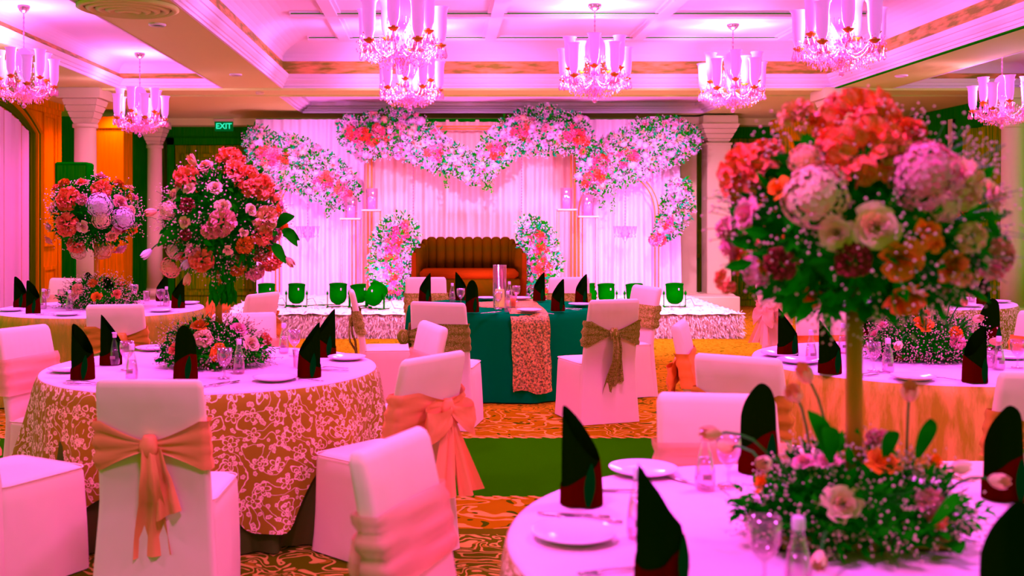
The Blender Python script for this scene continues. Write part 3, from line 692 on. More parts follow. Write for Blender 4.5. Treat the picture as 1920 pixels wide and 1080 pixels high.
par(703, 540, 33, -.6, math.radians(-50), 'tilted black floor spotlight touching the left flower pedestal', 14.6)
par(1102, 540, 30, .6, tl, 'black floor spotlight behind the far right chair of the teal table')
par(1137, 540, 30, 0, tl, 'black floor spotlight right of the teal table napkins')
par(1190, 540, 30, .1, tl, 'black floor spotlight beside the leaning chair back')
par(1265, 540, 31, -.1, tl, 'rightmost black floor spotlight at the stage edge')
mb = MB(); rr = random.Random(3)
pts = [(-2.7+.25*i, 15.15+.12*math.sin(i*1.7), SZ+.035) for i in range(6)]; mb.tube(pts, .008, 5)
tag(mb.build('cable', M_['black']), 'thin black cable lying on the left side of the fur stage', 'cable')
# loudspeaker on a tripod
p = P(140, 0, 13.3); e = empty('loudspeaker', (p.x, 13.3, 0), .1, 'black loudspeaker on tripod stand in front of the left column', 'speaker')
zt = P(0, 305, 13.3).z; mb = MB(); mb.box(-.2, .2, -.17, .17, zt-.62, zt, bev=.02); mb.build('cabinet', M_['black'], e, False)
mb = MB(); mb.box(-.17, .17, -.18, -.168, zt-.58, zt-.04); mb.build('grille', M_['woodd'], e, False)
mb = MB(); mb.tube([(0, 0, .35), (0, 0, zt-.6)], .02, 8); mb.build('pole', M_['black'], e)
for k in range(3): a = k*2*PI/3+.5; mb = MB(); mb.tube([(0, 0, .75), (.45*math.cos(a), .45*math.sin(a), .01)], .013, 6); mb.build('leg', M_['black'], e)
# ------------------------------------------------------------------ chairs
def slab(z):
    t = max(0, (z-.45)/.51); return -.235-.10*t**1.2, .475-.055*z/.96, .06-.012*z
def chair_cover(seed):
    rr = random.Random(seed); ph = [rr.uniform(0, 6) for _ in range(6)]
    mb = MB(); loops = []; n = 6
    def wob(x, y, z, amt):
        return amt*(math.sin(x*17+ph[0]+z*5)+math.sin(y*21+ph[1]-z*4)+.6*math.sin((x+y)*31+ph[2]))
    for z in (.005, .08, .18, .28, .38, .44, .46, .472):
        fl = .022*(1-z/.47)
        ins = 0 if z < .45 else (.006 if z < .465 else .03)
        lp = []
        for x, y in rrect(.46+2*fl-2*ins, .47+2*fl-2*ins, .045, n):
            k = wob(x, y, z, .006*(1-z/.5)+.0008); lp.append((x+k*(1 if x > 0 else -1), y+.0+k*(1 if y > 0 else -1), z))
        loops.append(lp)
    mb.loft(loops, cap1=True); seat = mb.mesh('seat_cover', M_['white'])
    mb = MB(); loops = []
    for z in (.004, .1, .2, .3, .4, .47, .56, .66, .76, .86, .93, .952, .962):
        y0, wd, th = slab(z); fl = .02*max(0, 1-z/.45); e = 0 if z < .95 else (.006 if z < .96 else .02)
        lp = []
        for x, y in rrect(wd+2*fl-2*e, th+fl-2*e, .022, n):
            k = wob(x, y, z, .0032); lp.append((x+k*.5, y0-fl*.6+y+k*(1 if y > 0 else -1), z+.004*math.sin(x*9+ph[3])))
        loops.append(lp)
    mb.loft(loops, cap1=True); back = mb.mesh('back_cover', M_['white'])
    mb = MB()
    mb.tube([(x, y, .462) for x, y in rrect(.465, .475, .05, 5)+[rrect(.465, .475, .05, 5)[0]]], .004, 4); pipe = mb.mesh('seam', M_['white'])
    return seat, back, pipe
covers = [chair_cover(s) for s in range(5)]
SASH = {'coral': (sheer_mat('coral_organza', (1, .27, .07), .92), 'coral'), 'gold': (mat('gold_organza', (.62, .22, .012), .5, 0, .3, bump=.2, bscale=20), 'gold'),
        'orange': (mat('orange_satin', (.85, .22, .015), .5, 0, .3), 'orange'), 'pinkb': (sheer_mat('pink_organza', (1, .40, .20), .7), 'pink'),
        'lace': (lace_mat('sequin_lace', (.20, .20, .006), (.6, .42, .10), 30, .9), 'lace'), 'paleb': (sheer_mat('peach_organza', (1, .44, .24), .75), 'peach')}
def sash_band(seed, pinch, zt=.80, zb=.60, zk=.70, xk=0.0):
    rr = random.Random(seed); ph = [rr.uniform(0, 6) for _ in range(4)]; nr = 9
    base = rrect(1, 1, .12, 8); m = len(base)
    rows = []; uvs = []
    for r in range(nr+1):
        t = r/nr; row = []
        for i, (bx, by) in enumerate(base):
            rear = by < -.3
            d = min(1, abs(bx-xk)/.42) if rear else 1
            k = (1-pinch*(1-d**1.3)) if rear else 1
            z = zk+(zt-zk)*k*(1-2*t) if t < .5 else zk+(zb-zk)*k*(2*t-1)
            y0, wd, th = slab(z)
            rip = .006*math.sin(t*19+ph[0]+bx*3)+.003*math.sin(t*41+bx*7+ph[1])
            g = .015+rip*.8+(.012*(1-d) if rear else 0)
            row.append((bx*(wd+2*g), y0+by*(th+2*g), z)); uvs.append((i*.03, z))
        rows.append(row)
    # denser columns across the rear face
    return rows, uvs
def dense_rect(n=16):
    pts = []
    def seg(a, b, k):
        for i in range(k): t = i/k; pts.append((a[0]+(b[0]-a[0])*t, a[1]+(b[1]-a[1])*t))
    seg((.5, -.4), (.5, .4), 3); seg((.48, .5), (-.48, .5), 8); seg((-.5, .4), (-.5, -.4), 3); seg((-.48, -.5), (.48, -.5), n)
    return pts
_rr = rrect
def band_mesh(seed, pinch, m, zt=.80, zb=.60, zk=.70, xk=0.0):
    global rrect
    rrect = lambda *a: dense_rect(); rows, uvs = sash_band(seed, pinch, zt, zb, zk, xk); rrect = _rr
    mb = MB(); mb.loft(rows, uvs=uvs); return mb.mesh('sash', m)
def ribbon(pts, w0, w1, seed, m, name='sash_tail', curl=.012):
    rr = random.Random(seed); ph = rr.uniform(0, 6); mb = MB(); rows = []; n = 8; uvs = []; K = len(pts)
    for i, p in enumerate(pts):
        t = i/(K-1); wd = w0+(w1-w0)*t; p = Vector(p)
        rows.append([(p.x+wd*(j/n-.5), p.y-curl*(1+1.5*t)*(.5+.5*math.sin(j*1.3+ph+t*1.5)), p.z+.006*math.sin(j*.5+ph)+.03*t*(j/n-.5)) for j in range(n+1)])
        uvs += [(wd*j/n, p.z) for j in range(n+1)]
    mb.loft(rows, close=False, uvs=uvs); return mb.mesh(name, m)
def knot_mesh(m, s=1):
    mb = MB(); loops = []
    for i in range(9):
        t = i/8; r = .034*s*(.35+.75*math.sin(PI*(.12+.76*t)))
        loops.append([(r*math.cos(a)*(1+.12*math.sin(3*a+i)), r*.7*math.sin(a)-.02, -.045*s+.09*s*t) for a in [2*PI*j/12 for j in range(12)]])
    mb.loft(loops, cap0=True, cap1=True); return mb.mesh('knot', m)
def bow_loop(m, sgn, L=.13, wd=.055):
    mb = MB(); rows = []
    for i in range(15):
        a = 2*PI*i/14; cx = sgn*L*.5*(1-math.cos(a)); th = wd*(.25+.75*math.sin(a/2))
        zc = -.03*(1-math.cos(a))+.022*math.sin(a)
        rows.append([(cx, -.03+.03*math.sin(a)-.008*math.cos(j*2+i), zc+th*(j/4-.5)*1.5) for j in range(5)])
    mb.loft(rows, close=False); return mb.mesh('bow_loop', m)
def chair(name_label, px, d, face, sash='gold', style='tie', group=None, seed=0, xk=0.0, tail=.42, lean=None):
    """px,d place the middle of the back; face is the (x, y) direction the sitter looks"""
    f = Vector((face[0], face[1], 0)).normalized()
    b = Vector(((px-CX)/F*d, d, 0)); c = b+f*.30
    e = empty('banquet_chair', c, math.atan2(f.y, f.x)-PI/2, name_label, 'chair', group)
    s, bk, pp = covers[seed % 5]
    link('seat_cover', s, e); link('back_cover', bk, e); link('seam', pp, e)
    if sash:
        m = SASH[sash][0]
        if style == 'tie':
            link('sash', band_mesh(seed, .82, m, xk=xk), e); y0 = slab(.7)[0]-slab(.7)[2]/2-.012
            link('knot', knot_mesh(m), e, (xk*.44, y0, .70))
            xk_ = xk*.44
            p1 = [(xk_+.01*math.sin(i), y0-.03+(.028 if i > 2 else 0)-.018*math.sin(i), .69-tail*i/6) for i in range(7)]
            p2 = [(xk_+.03+.006*i, y0-.018+(.02 if i > 2 else 0), .69-tail*.62*i/6) for i in range(7)]
            for q in (p1, p2):
                for j, t in enumerate(q): q[j] = (t[0], t[1]+max(0, (.69-t[2]))*.12, t[2])
            link('sash_tail', ribbon(p1, .045, .15, seed, m), e); link('sash_tail', ribbon(p2, .04, .10, seed+5, m), e)
        elif style == 'knotonly':
            link('sash', band_mesh(seed, .7, m, xk=xk), e); link('knot', knot_mesh(m, 1.2), e, (xk*.44, slab(.7)[0]-.045, .70))
        elif style == 'bow':
            link('sash', band_mesh(seed, .6, m, xk=xk), e); y0 = slab(.7)[0]-.045
            link('knot', knot_mesh(m, 1.1), e, (xk*.44, y0, .70))
            for sg in (-1, 1): link('bow_loop', bow_loop(m, sg, .17, .10), e, (xk*.44, y0-.01, .70))
            for sg in (-1, 1):
                pts = [(xk*.44+sg*(.01+.014*i), y0-.02-.006*i, .68-tail*i/6) for i in range(7)]; link('sash_tail', ribbon(pts, .04, .15, seed+sg+2, m, curl=.02), e)
    return e
T1 = Vector((-1.27, 5.9, 0)); T2 = Vector((-3.09, 9.67, 0)); T3 = Vector((.555, 10.0, 0)); T4 = Vector((2.74, 6.17, 0)); T5 = Vector((4.57, 10.5, 0)); T6 = Vector((1.047, 2.71, 0))
def to(T, px, d): b = Vector(((px-CX)/F*d, d, 0)); v = T-b; return (v.x, v.y)
g = 'white covered chairs around the tables'
chair('white covered chair with coral tied sash, back to the camera, bottom left', 284, 4.2, (0.02, 1), 'coral', 'tie', g, 1, .0, .44)
chair('white covered chair at the left edge facing in, its plain cover turned to the camera', 50, 6.15, (.94, -.34), 'pinkb', 'knotonly', g, 2)
chair('white covered chair whose seat alone fills the bottom left corner', -95, 4.5, (.49, .87), 'coral', 'knotonly', g, 3)
chair('white covered chair with a coral bow right of the lace table', 803, 4.93, (-.75, .66), 'coral', 'bow', g, 4, .2, .38)
chair('white covered chair with wide pink band, nearest the bottom centre', 752, 3.05, (.9, -.42), 'pinkb', 'bow', g, 0)
chair('white covered chair with pink band, behind the coral bow chair', 803, 6.3, (-.95, -.32), 'pinkb', 'knotonly', g, 2)
chair('plain pink white chair back behind the low flowers of the lace table', 457, 7.0, (.1, -1), 'pinkb', 'knotonly', g, 3)
chair('white covered chair with gold knotted sash, back to camera at the gold cloth table', 218, 7.75, (0.0, 1), 'gold', 'knotonly', g, 4, .12)
chair('chair with wide orange band beyond the gold pole of the left flower ball', 412, 10.4, (-.55, -.35), 'orange', 'knotonly', g, 1)
chair('small angled chair with a gold bow, beyond the lace table in front of the stage', 487, 8.85, (-1.57, .8), 'gold', 'bow', g, 0, .1, .2)
chair('chair back half hidden by the low flowers of the far left table', 130, 10.9, (-.05, -1), 'pinkb', 'knotonly', g, 2)
chair('white chair with sequin sash, front left of the teal table', 823, 7.94, (.42, 2.06), 'lace', 'knotonly', g, 3, -.6)
chair('white chair with long sequin sash tails, front right of the teal table', 1148, 8.2, (-.62, 1.9), 'lace', 'tie', g, 1, 0, .62)
chair('white chair seen from the side with sequin band, left of the teal table', 667, 9.2, (1.25, .12), 'lace', 'tie', g, 4, .1, .5)
chair('leaning white chair with sequin band, right of the teal table', 1208, 9.7, (-1, -.42), 'lace', 'tie', g, 2)
chair('chair back with sequin band beyond the teal table, left of the sofa base', 799, 11.1, (.05, -1), 'lace', 'knotonly', g, 0)
chair('chair back with sequin band beyond the teal table, before the right flower pedestal', 1067, 11.1, (-.1, -1), 'lace', 'knotonly', g, 3)
chair('chair with wide orange band left of the right hand gold cloth table', 1284, 6.4, (1.0, -.35), 'orange', 'bow', g, 1, 0, .3)
chair('chair with gold knotted sash, its long back angled, left front of the gold cloth table', 1388, 4.9, (.62, .78), 'gold', 'knotonly', g, 4)
chair('plain white chair back facing the camera beyond the near right table', 1348, 3.8, (-.03, -1), 'pinkb', 'knotonly', g, 2)
chair('chair cut by the right edge with gold sash below a white top', 1960, 4.4, (-.0, 1), 'gold', 'knotonly', g, 3)
chair('chair with a big peach bow beyond the right hand gold cloth table', 1447, 10.0, (.93, .25), 'paleb', 'bow', g, 0, -.1, .28)
chair('chair with orange band behind the thick gold pole', 1552, 7.2, (.1, -1), 'orange', 'knotonly', g, 1)
chair('brownish shaded chair back between the right tables', 1722, 8.35, (.05, 1), None, '', g, 2)
chair('chair with orange band cut by the right edge of the photo', 1958, 7.0, (-.9, -.4), 'orange', 'knotonly', g, 4)
# ------------------------------------------------------------------ tables and cloths
ZT = .76
def cloth(name, T, r, m, label, hem, z=ZT, folds=22, amp=.045, seed=0, flare=.05, slack=0, top=None):
    rr = random.Random(seed); N = 240; ph = [rr.uniform(0, 6) for _ in range(6)]
    mb = MB(); rows = []; uvs = []
    prof = [0, .3, .6, .9, .975]
    for q in prof:
        rows.append([(r*q*math.cos(2*PI*i/N), r*q*math.sin(2*PI*i/N), z+slack) for i in range(N)]); uvs += [(r*q*math.cos(2*PI*i/N), r*q*math.sin(2*PI*i/N)) for i in range(N)]
    for k in range(0, 15):
        v = k/14; row = []
        for i in range(N):
            th = 2*PI*i/N; h = hem(th)
            f = (math.sin(folds*th+ph[0]+1.3*math.sin(3*th+ph[1]))+.5*math.sin(folds*1.7*th+ph[2]+v*.7))
            ee = v**.8; rad = r+.004+flare*v+amp*f*ee*(.25+.75*v)+.012*math.sin(min(1, v*8)*PI/2)
            zz = z+slack-.004-h*v-.01*(1 if k else 0)
            row.append((rad*math.cos(th), rad*math.sin(th), zz)); uvs.append((r*th, r+h*v))
        rows.append(row)
    mb.loft(rows, uvs=uvs)
    o = mb.build(name, m, None, True, T); return tag(o, label, 'tablecloth')
def gs(th, a, s): d = (th-a+PI) % (2*PI)-PI; return math.exp(-(d/s)**2)
rad = math.radians
def corners(base, lst): return lambda th: base+sum(h*gs(th, rad(a), s) for a, h, s in lst)
M_['lace'] = lace_mat('floral_lace', (.30, .19, .006), (1, .58, .36), 9.3, 1.0)
M_['lace2'] = lace_mat('scroll_lace', (.26, .2, .01), (1, .52, .42), 13, 1.1)
M_['topcloth'] = mat('pale_damask', (.88, .56, .75), .7, 0, .1, c2=(.92, .54, .55), nscale=9)
M_['topcloth2'] = mat('pale_damask_fine', (.9, .58, .8), .7, 0, .1)
M_['goldcloth'] = mat('gold_crushed_cloth', (.42, .28, .01), .5, 0, .2, c2=(.26, .26, .005), nscale=6, stretch=(4, 4, .8), bump=.5, bscale=25)
M_['goldcloth2'] = mat('copper_sheer_cloth', (.80, .38, .06), .55, 0, .1, c2=(.42, .30, .008), nscale=5, stretch=(4, 4, .9), bump=.5, bscale=25)
M_['sequin'] = mat('gold_sequins', (.85, .38, .06), .4, .1, .4, c2=(.10, .13, .0), nscale=60, bump=1, bscale=120)
full = lambda th: .735
def table(T, r, label, m_top, pole=True):
    e = empty('round_table', T, 0, label, 'table')
    mb = MB(); mb.lathe([(0, ZT-.035), (r-.01, ZT-.035), (r-.006, ZT-.02), (r-.01, ZT-.006), (0, ZT-.005)], 40); mb.build('tabletop', M_['boxwood'], e)
    for k in range(4):
        a = PI/4+k*PI/2; mb = MB(); mb.tube([(r*.55*math.cos(a), r*.55*math.sin(a), ZT-.03), (r*.62*math.cos(a), r*.62*math.sin(a), 0.002)], .015, 6); mb.build('leg', M_['steel'], e)
cloth('tablecloth', T1, .90, M_['rust'], 'rust brown velvet cloth reaching the floor under the white lace, front left', full, ZT-.004, 30, .035, 1, .03)
cloth('lace_overlay', T1, .905, M_['lace'], 'white floral lace overlay draped on the front left table', corners(.34, ((226, .52, .30), (292, .26, .13), (303, .26, .13), (262, .10, .3), (30, .3, .4), (130, .3, .4), (335, .1, .3))), ZT+.003, 17, .035, 2, .06)
cloth('tablecloth', T2, .91, M_['goldcloth'], 'gold sequined cloth on the far left round table', full, ZT, 26, .03, 3)
cloth('tablecloth', T3, .87, M_['teal'], 'plain teal green cloth on the middle round table', full, ZT, 14, .022, 4)
cloth('tablecloth', T4, .91, M_['goldcloth2'], 'sheer copper gold cloth on the right hand round table', full, ZT, 12, .062, 5)
cloth('tablecloth', T5, .97, M_['lace2'], 'white scroll lace cloth on the far right round table', full, ZT, 20, .03, 6)
cloth('tablecloth', T6, .88, M_['lace'], 'white lace cloth on the nearest table, bottom right', full, ZT, 18, .03, 7)
# top cloth sheets (the pale tops seen on the tables)
def topper(T, r, m, label, z=ZT+.006):
    mb = MB(); mb.lathe([(0, z+.004), (r*.5, z+.004), (r-.02, z+.004), (r, z+.0), (r+.006, z-.012)], 96)
    tag(mb.build('table_topper', m, None, True, T), label, 'tablecloth')
topper(T1, .90, M_['topcloth'], 'pale round top cloth of the front left lace table', ZT+.006)
topper(T2, .905, M_['topcloth2'], 'pale round top cloth of the far left table')
topper(T4, .905, M_['topcloth2'], 'pale round top cloth of the right hand copper table')
topper(T5, .965, M_['topcloth2'], 'pale round top cloth of the far right table')
topper(T6, .875, M_['topcloth'], 'pale patterned top cloth of the nearest table, bottom right')
# gold sequin runner over the teal table
mb = MB(); rows = []; uvs = []
cxr = (983-940)/200.; hwid = .165
ys = []
for k in range(26):
    t = k/25
    if t < .45: y = .72-(.72+.855)*t/.45; z = ZT+.006
    else: y = -.875-.05*(t-.45)/.55-.02; z = ZT+.004-(t-.45)/.55*.66
    ys.append((y, z))
for i, (y, z) in enumerate(ys):
    sh = max(0, (ZT-z))*.03
    rows.append([(cxr-hwid+2*hwid*j/14+sh-.02+.004*math.sin(i), y+(.012*math.sin(j*1.3+z*6)+.006*math.sin(j*3+i) if z < ZT else 0)-.01*(z < ZT), z+(.03*math.sin(j*.5)*(.0 if i < 25 else .6))) for j in range(15)])
mb.loft(rows, close=False); tag(mb.build('table_runner', M_['sequin'], None, True, T3), 'gold sequin runner hanging down the front of the teal table', 'table runner')
mb = MB(); mb.lathe([(0, .009), (.30, .009), (.325, .004), (.33, .0)], 40)
tag(mb.build('charger_mat', M_['sequin'], None, True, (T3.x+.02, T3.y+.05, ZT+.003)), 'round gold sequin mat under the candle cylinder', 'table mat')
# ------------------------------------------------------------------ tableware
ZP = ZT+.013
def shell(mb, rx, ry, lo, hi, th0, p, n=28, lean=0, thick=.004, nz=7, base=0, twist=0):
    for s in (1, .86):
        rows = []
        for k in range(nz+1):
            t = k/nz; row = []
            for i in range(n):
                a = 2*PI*i/n; h = lo+(hi-lo)*((1+math.cos(a-th0))/2)**p
                tp = 1-.14*(t*h/hi)**2
                row.append((rx*s*tp*math.cos(a)+lean*t*h, ry*s*tp*math.sin(a)*(1+.1*math.sin(5*a)), base+h*t*(1 if s == 1 else .97)))
            rows.append(row)
        mb.loft(rows)
def napkin_meshes():
    out = {}
    for side in ('L', 'R', 'C'):
        th = {'L': PI-.35, 'R': .35, 'C': -PI/2}[side]; p = {'L': 1.0, 'R': 1.0, 'C': 1.5}[side]
        a = MB(); shell(a, .056, .045, .13, .278, th, p, lean={'L': -.02, 'R': .02, 'C': 0}[side])
        b = MB(); shell(b, .062, .051, .05, .135, -th+PI if side != 'C' else -.6, .9)
        c = MB(); rows = []
        for k in range(6):
            t = k/5; w_ = .016*math.sin(PI*(.1+.85*t)); rows.append([(.02+w_*x+.01*t, -.056+.012*t, .005+.12*t) for x in (-1, -.3, .4, 1)])
        c.loft(rows, close=False)
        out[side] = (a.mesh('napkin_body', M_['napk']), b.mesh('lower_wrap', M_['napr']), c.mesh('fold', M_['napg']))
    return out
NM = napkin_meshes()
def napkin(px, py, side, label, grp, s=1.0, rz=0):
    p = onz(px, py, ZP); e = empty('folded_napkin', p, rz, label, 'napkin', grp)
    for nm, me in zip(('napkin_body', 'lower_wrap', 'fold'), NM[side]): link(nm, me, e, scale=s)
bt = MB(); bt.lathe([(0, .002), (.027, .002), (.030, .006), (.031, .03), (.029, .06), (.022, .105), (.014, .135), (.012, .15), (.012, .158)], 18); BOT = bt.mesh('bottle_glass', M_['glass'])
bw = MB(); bw.lathe([(0, .004), (.026, .004), (.027, .03), (.025, .06), (.0195, .10), (0, .10)], 14); BWA = bw.mesh('water', M_['water'])
bc = MB(); bc.lathe([(.0135, .152), (.014, .154), (.014, .176), (.012, .18), (0, .18)], 14); BCA = bc.mesh('cap', M_['cap'])
bl = MB(); bl.box(-.014, .014, -.0295, -.028, .035, .052); BLA = bl.mesh('label_print', mat('label_grey', (.35, .2, .2)), False)
gl = MB(); gl.lathe([(0, .003), (.034, .003), (.034, .005), (.008, .009), (.005, .02), (.005, .055), (.010, .062), (.026, .078), (.036, .10), (.0385, .125), (.036, .155), (.0345, .155), (.036, .125), (.033, .10), (.024, .082), (0, .07)], 20); GOB = gl.mesh('goblet_glass', M_['glass'])
tu = MB(); tu.lathe([(0, .003), (.028, .003), (.033, .08), (.035, .10), (.033, .10), (.031, .08), (.026, .008), (0, .008)], 18); TUM = tu.mesh('tumbler_glass', M_['glass'])
pl = MB(); pl.lathe([(0, .006), (.06, .006), (.075, .010), (.105, .019), (.11, .021), (.108, .016), (.075, .004), (.055, .0), (0, .0)], 40); PLT = pl.mesh('side_plate', M_['china'])
def cutl(kind):
    mb = MB(); L = .19
    def strip(secs, th=.0015):
        rows = [[(-w_, y, z-th), (w_, y, z-th), (w_, y, z+th), (-w_, y, z+th)] for y, w_, z in secs]; mb.loft(rows, cap0=True, cap1=True)
    if kind == 'fork':
        strip([(-.095, .007, .003), (-.06, .005, .003), (0, .0035, .007), (.03, .005, .006), (.045, .011, .004)])
        for q in (-.008, -.0027, .0027, .008): mb.box(q-.0013, q+.0013, .044, .09, .003, .006)
    elif kind == 'knife': strip([(-.1, .008, .004), (-.03, .0065, .005), (0, .006, .004), (.01, .010, .003), (.08, .009, .003), (.1, .003, .003)])
    else: strip([(-.09, .007, .003), (-.05, .005, .004), (.02, .0035, .008), (.035, .008, .005), (.055, .017, .003), (.075, .016, .003), (.09, .006, .006)])
    return mb.mesh(kind, M_['steel'])
CUT = {k: cutl(k) for k in ('fork', 'knife', 'spoon')}
def ware(kind, px, py, label, grp, rz=0, s=1, z=ZP):
    p = onz(px, py, z)
    if kind == 'bottle':
        e = empty('water_bottle', p, rz, label, 'bottle', grp); link('bottle_glass', BOT, e, scale=s); link('water', BWA, e, scale=s); link('cap', BCA, e, scale=s); link('label_print', BLA, e, scale=s); return e
    me, nm, cat = {'goblet': (GOB, 'goblet', 'glass'), 'tumbler': (TUM, 'tumbler', 'glass'), 'plate': (PLT, 'side_plate', 'plate'), 'fork': (CUT['fork'], 'fork', 'fork'), 'knife': (CUT['knife'], 'knife', 'knife'), 'spoon': (CUT['spoon'], 'spoon', 'spoon')}[kind]
    return tag(link(nm, me, None, p, (0, 0, rz), s), label, cat, grp)
def setting(table, napkins, items):
    for px, py, side, l, *rest in napkins: napkin(px, py, side, 'maroon napkin folded upright, '+l, 'folded maroon napkins on '+table, *rest)
    for it in items:
        kind, px, py, l = it[:4]; ware(kind, px, py, l, kind+'s on '+table, *(it[4:]))
setting('the front left lace table',
    [(155, 710, 'L', 'standing left on the front left lace table'), (208, 683, 'L', 'behind the pair of water bottles on the front left table', 1, .5), (348, 711, 'C', 'in front of the low flowers on the front left table'),
     (580, 706, 'R', 'nearer of the pair at the right of the lace table'), (611, 668, 'R', 'farther of the pair at the right of the lace table')],
    [('bottle', 214, 684, 'glass water bottle left of the low flowers, farther of two'), ('bottle', 247, 712, 'glass water bottle left of the low flowers, nearer of two'), ('bottle', 448, 700, 'glass water bottle right of the orange rose on the lace table'), ('bottle', 532, 662, 'glass water bottle behind the right end of the low flowers'),
     ('goblet', 238, 694, 'stem glass between the two left bottles of the lace table'), ('goblet', 421, 710, 'stem glass in front of the orange rose on the lace table'), ('goblet', 552, 668, 'stem glass behind the paired napkins on the lace table'), ('tumbler', 560, 689, 'short tumbler left of the paired napkins'),
     ('plate', 515, 713, 'white side plate at the front rim of the lace table'), ('plate', 650, 674, 'white side plate at the far right of the lace table'), ('plate', 130, 696, 'white side plate half behind the leftmost napkin'), ('plate', 288, 656, 'white side plate behind the left end of the low flowers'),
     ('knife', 406, 721, 'knife beside the stem glass on the lace table', -.5), ('spoon', 425, 720, 'spoon beside the stem glass on the lace table', -.55), ('knife', 620, 695, 'knife right of the nearer paired napkin', 1.35), ('fork', 622, 690, 'fork right of the nearer paired napkin', 1.3), ('fork', 155, 717, 'fork in front of the leftmost napkin', 1.3), ('knife', 152, 721, 'knife in front of the leftmost napkin', 1.35), ('fork', 575, 713, 'fork right of the front side plate', 1.2)])
setting('the far left gold table',
    [(38, 576, 'L', 'leftmost one on the far left table'), (62, 587, 'L', 'nearer of the two at the left of the far left table'), (167, 563, 'C', 'peeking up behind the low flowers of the far left table'), (203, 577, 'C', 'right in front of the low flowers of the far left table'), (304, 564, 'R', 'behind the stem glass on the far left table'), (334, 577, 'R', 'rightmost on the far left table')],
    [('bottle', 81, 579, 'water bottle beside the left napkins of the far left table'), ('bottle', 130, 582, 'water bottle at the left end of the far left flowers'), ('bottle', 246, 568, 'water bottle at the right end of the far left flowers'), ('bottle', 312, 574, 'water bottle between the right napkins of the far left table'),
     ('goblet', 86, 574, 'stem glass behind the left bottle of the far left table'), ('goblet', 252, 563, 'stem glass at the right end of the far left flowers'), ('goblet', 301, 574, 'stem glass beside the right bottle of the far left table'), ('tumbler', 275, 565, 'dark tumbler on the far right rim of the far left table'), ('goblet', 116, 574, 'stem glass in front of the chair on the far left table'),
     ('plate', 20, 583, 'white plate at the left rim of the far left table'), ('plate', 126, 591, 'white plate in the middle front of the far left table'), ('plate', 302, 584, 'white plate right of the gold sash chair'), ('plate', 352, 570, 'white plate at the right rim of the far left table'), ('fork', 90, 589, 'fork beside the middle front plate of the far left table', 1.2), ('knife', 84, 591, 'knife beside the middle front plate of the far left table', 1.2)])
setting('the teal table',
    [(797, 566, 'R', 'leftmost on the teal table'), (885, 585, 'C', 'large one in front on the teal table, left of the candle'), (864, 563, 'L', 'farther one behind the stem glass on the teal table'), (1011, 564, 'R', 'right behind the candle on the teal table'), (1046, 583, 'R', 'front one right of the gold runner'), (1090, 569, 'R', 'rightmost on the teal table')],
    [('bottle', 848, 566, 'small bluish water bottle beside the farther napkin of the teal table'), ('bottle', 952, 585, 'water bottle in front of the candle'), ('bottle', 955, 562, 'water bottle behind the candle'), ('goblet', 864, 572, 'stem glass before the farther napkin of the teal table'), ('goblet', 934, 580, 'stem glass in front of the candle'), ('goblet', 968, 566, 'stem glass right behind the candle'),
     ('plate', 992, 584, 'white plate on the gold runner'), ('plate', 1088, 573, 'white plate at the right of the teal table'), ('plate', 912, 561, 'white plate beyond the gold mat on the teal table'), ('plate', 975, 561, 'white plate behind the bottles on the teal table'), ('fork', 925, 586, 'fork left of the gold runner', -.9), ('knife', 918, 587, 'knife left of the gold runner', -.9), ('knife', 1022, 588, 'knife right of the white plate on the runner', .7), ('fork', 1068, 581, 'fork beside the front napkin of the teal table', 1.0), ('knife', 1072, 579, 'knife beside the front napkin of the teal table', 1.0)])
setting('the copper table',
    [(1477, 666, 'L', 'leftmost on the right hand copper table'), (1556, 699, 'L', 'beside the thick gold pole on the copper table'), (1624, 650, 'C', 'dark one seen right of the gold pole'), (1828, 716, 'R', 'front right on the copper table'), (1855, 655, 'C', 'tall one behind the front right napkin of the copper table', 1.15)],
    [('bottle', 1521, 678, 'water bottle between the two left napkins of the copper table'), ('bottle', 1581, 662, 'water bottle just left of the gold pole'), ('bottle', 1665, 698, 'water bottle right of the gold pole'), ('bottle', 1873, 693, 'water bottle beside the front right napkin of the copper table'),
     ('goblet', 1638, 696, 'stem glass right of the gold pole'), ('goblet', 1908, 690, 'stem glass at the right edge of the photo'), ('tumbler', 1858, 690, 'tumbler behind the front right napkin of the copper table'),
     ('plate', 1498, 680, 'white plate at the left rim of the copper table', 0, 1.1), ('plate', 1462, 667, 'white plate beneath the leftmost napkin of the copper table'), ('plate', 1712, 711, 'white plate at the front rim of the copper table'), ('plate', 1890, 672, 'white plate at the right of the copper table'),
     ('fork', 1770, 711, 'fork right of the front plate of the copper table', .9), ('knife', 1622, 705, 'knife at the foot of the stem glass, right of the pole', -1.1), ('fork', 1632, 701, 'fork at the foot of the stem glass, right of the pole', -1.1), ('knife', 1490, 671, 'knife beside the leftmost napkin of the copper table', 1.1)])
setting('the far right lace table',
    [(1560, 567, 'C', 'left one on the far right table'), (1797, 566, 'C', 'middle one on the far right table'), (1844, 572, 'R', 'rightmost on the far right table')],
    [('bottle', 1822, 566, 'water bottle between the right napkins of the far right table'), ('bottle', 1752, 560, 'water bottle left of the middle napkin on the far right table'), ('goblet', 1833, 563, 'stem glass by the rightmost napkin of the far right table'), ('goblet', 1738, 563, 'stem glass left of the middle bottle, far right table'),
     ('plate', 1535, 563, 'white plate at the left of the far right table'), ('plate', 1650, 574, 'white plate front middle of the far right table'), ('plate', 1872, 567, 'white plate at the right rim of the far right table'), ('plate', 1818, 575, 'white plate in front of the right napkins, far right table')])
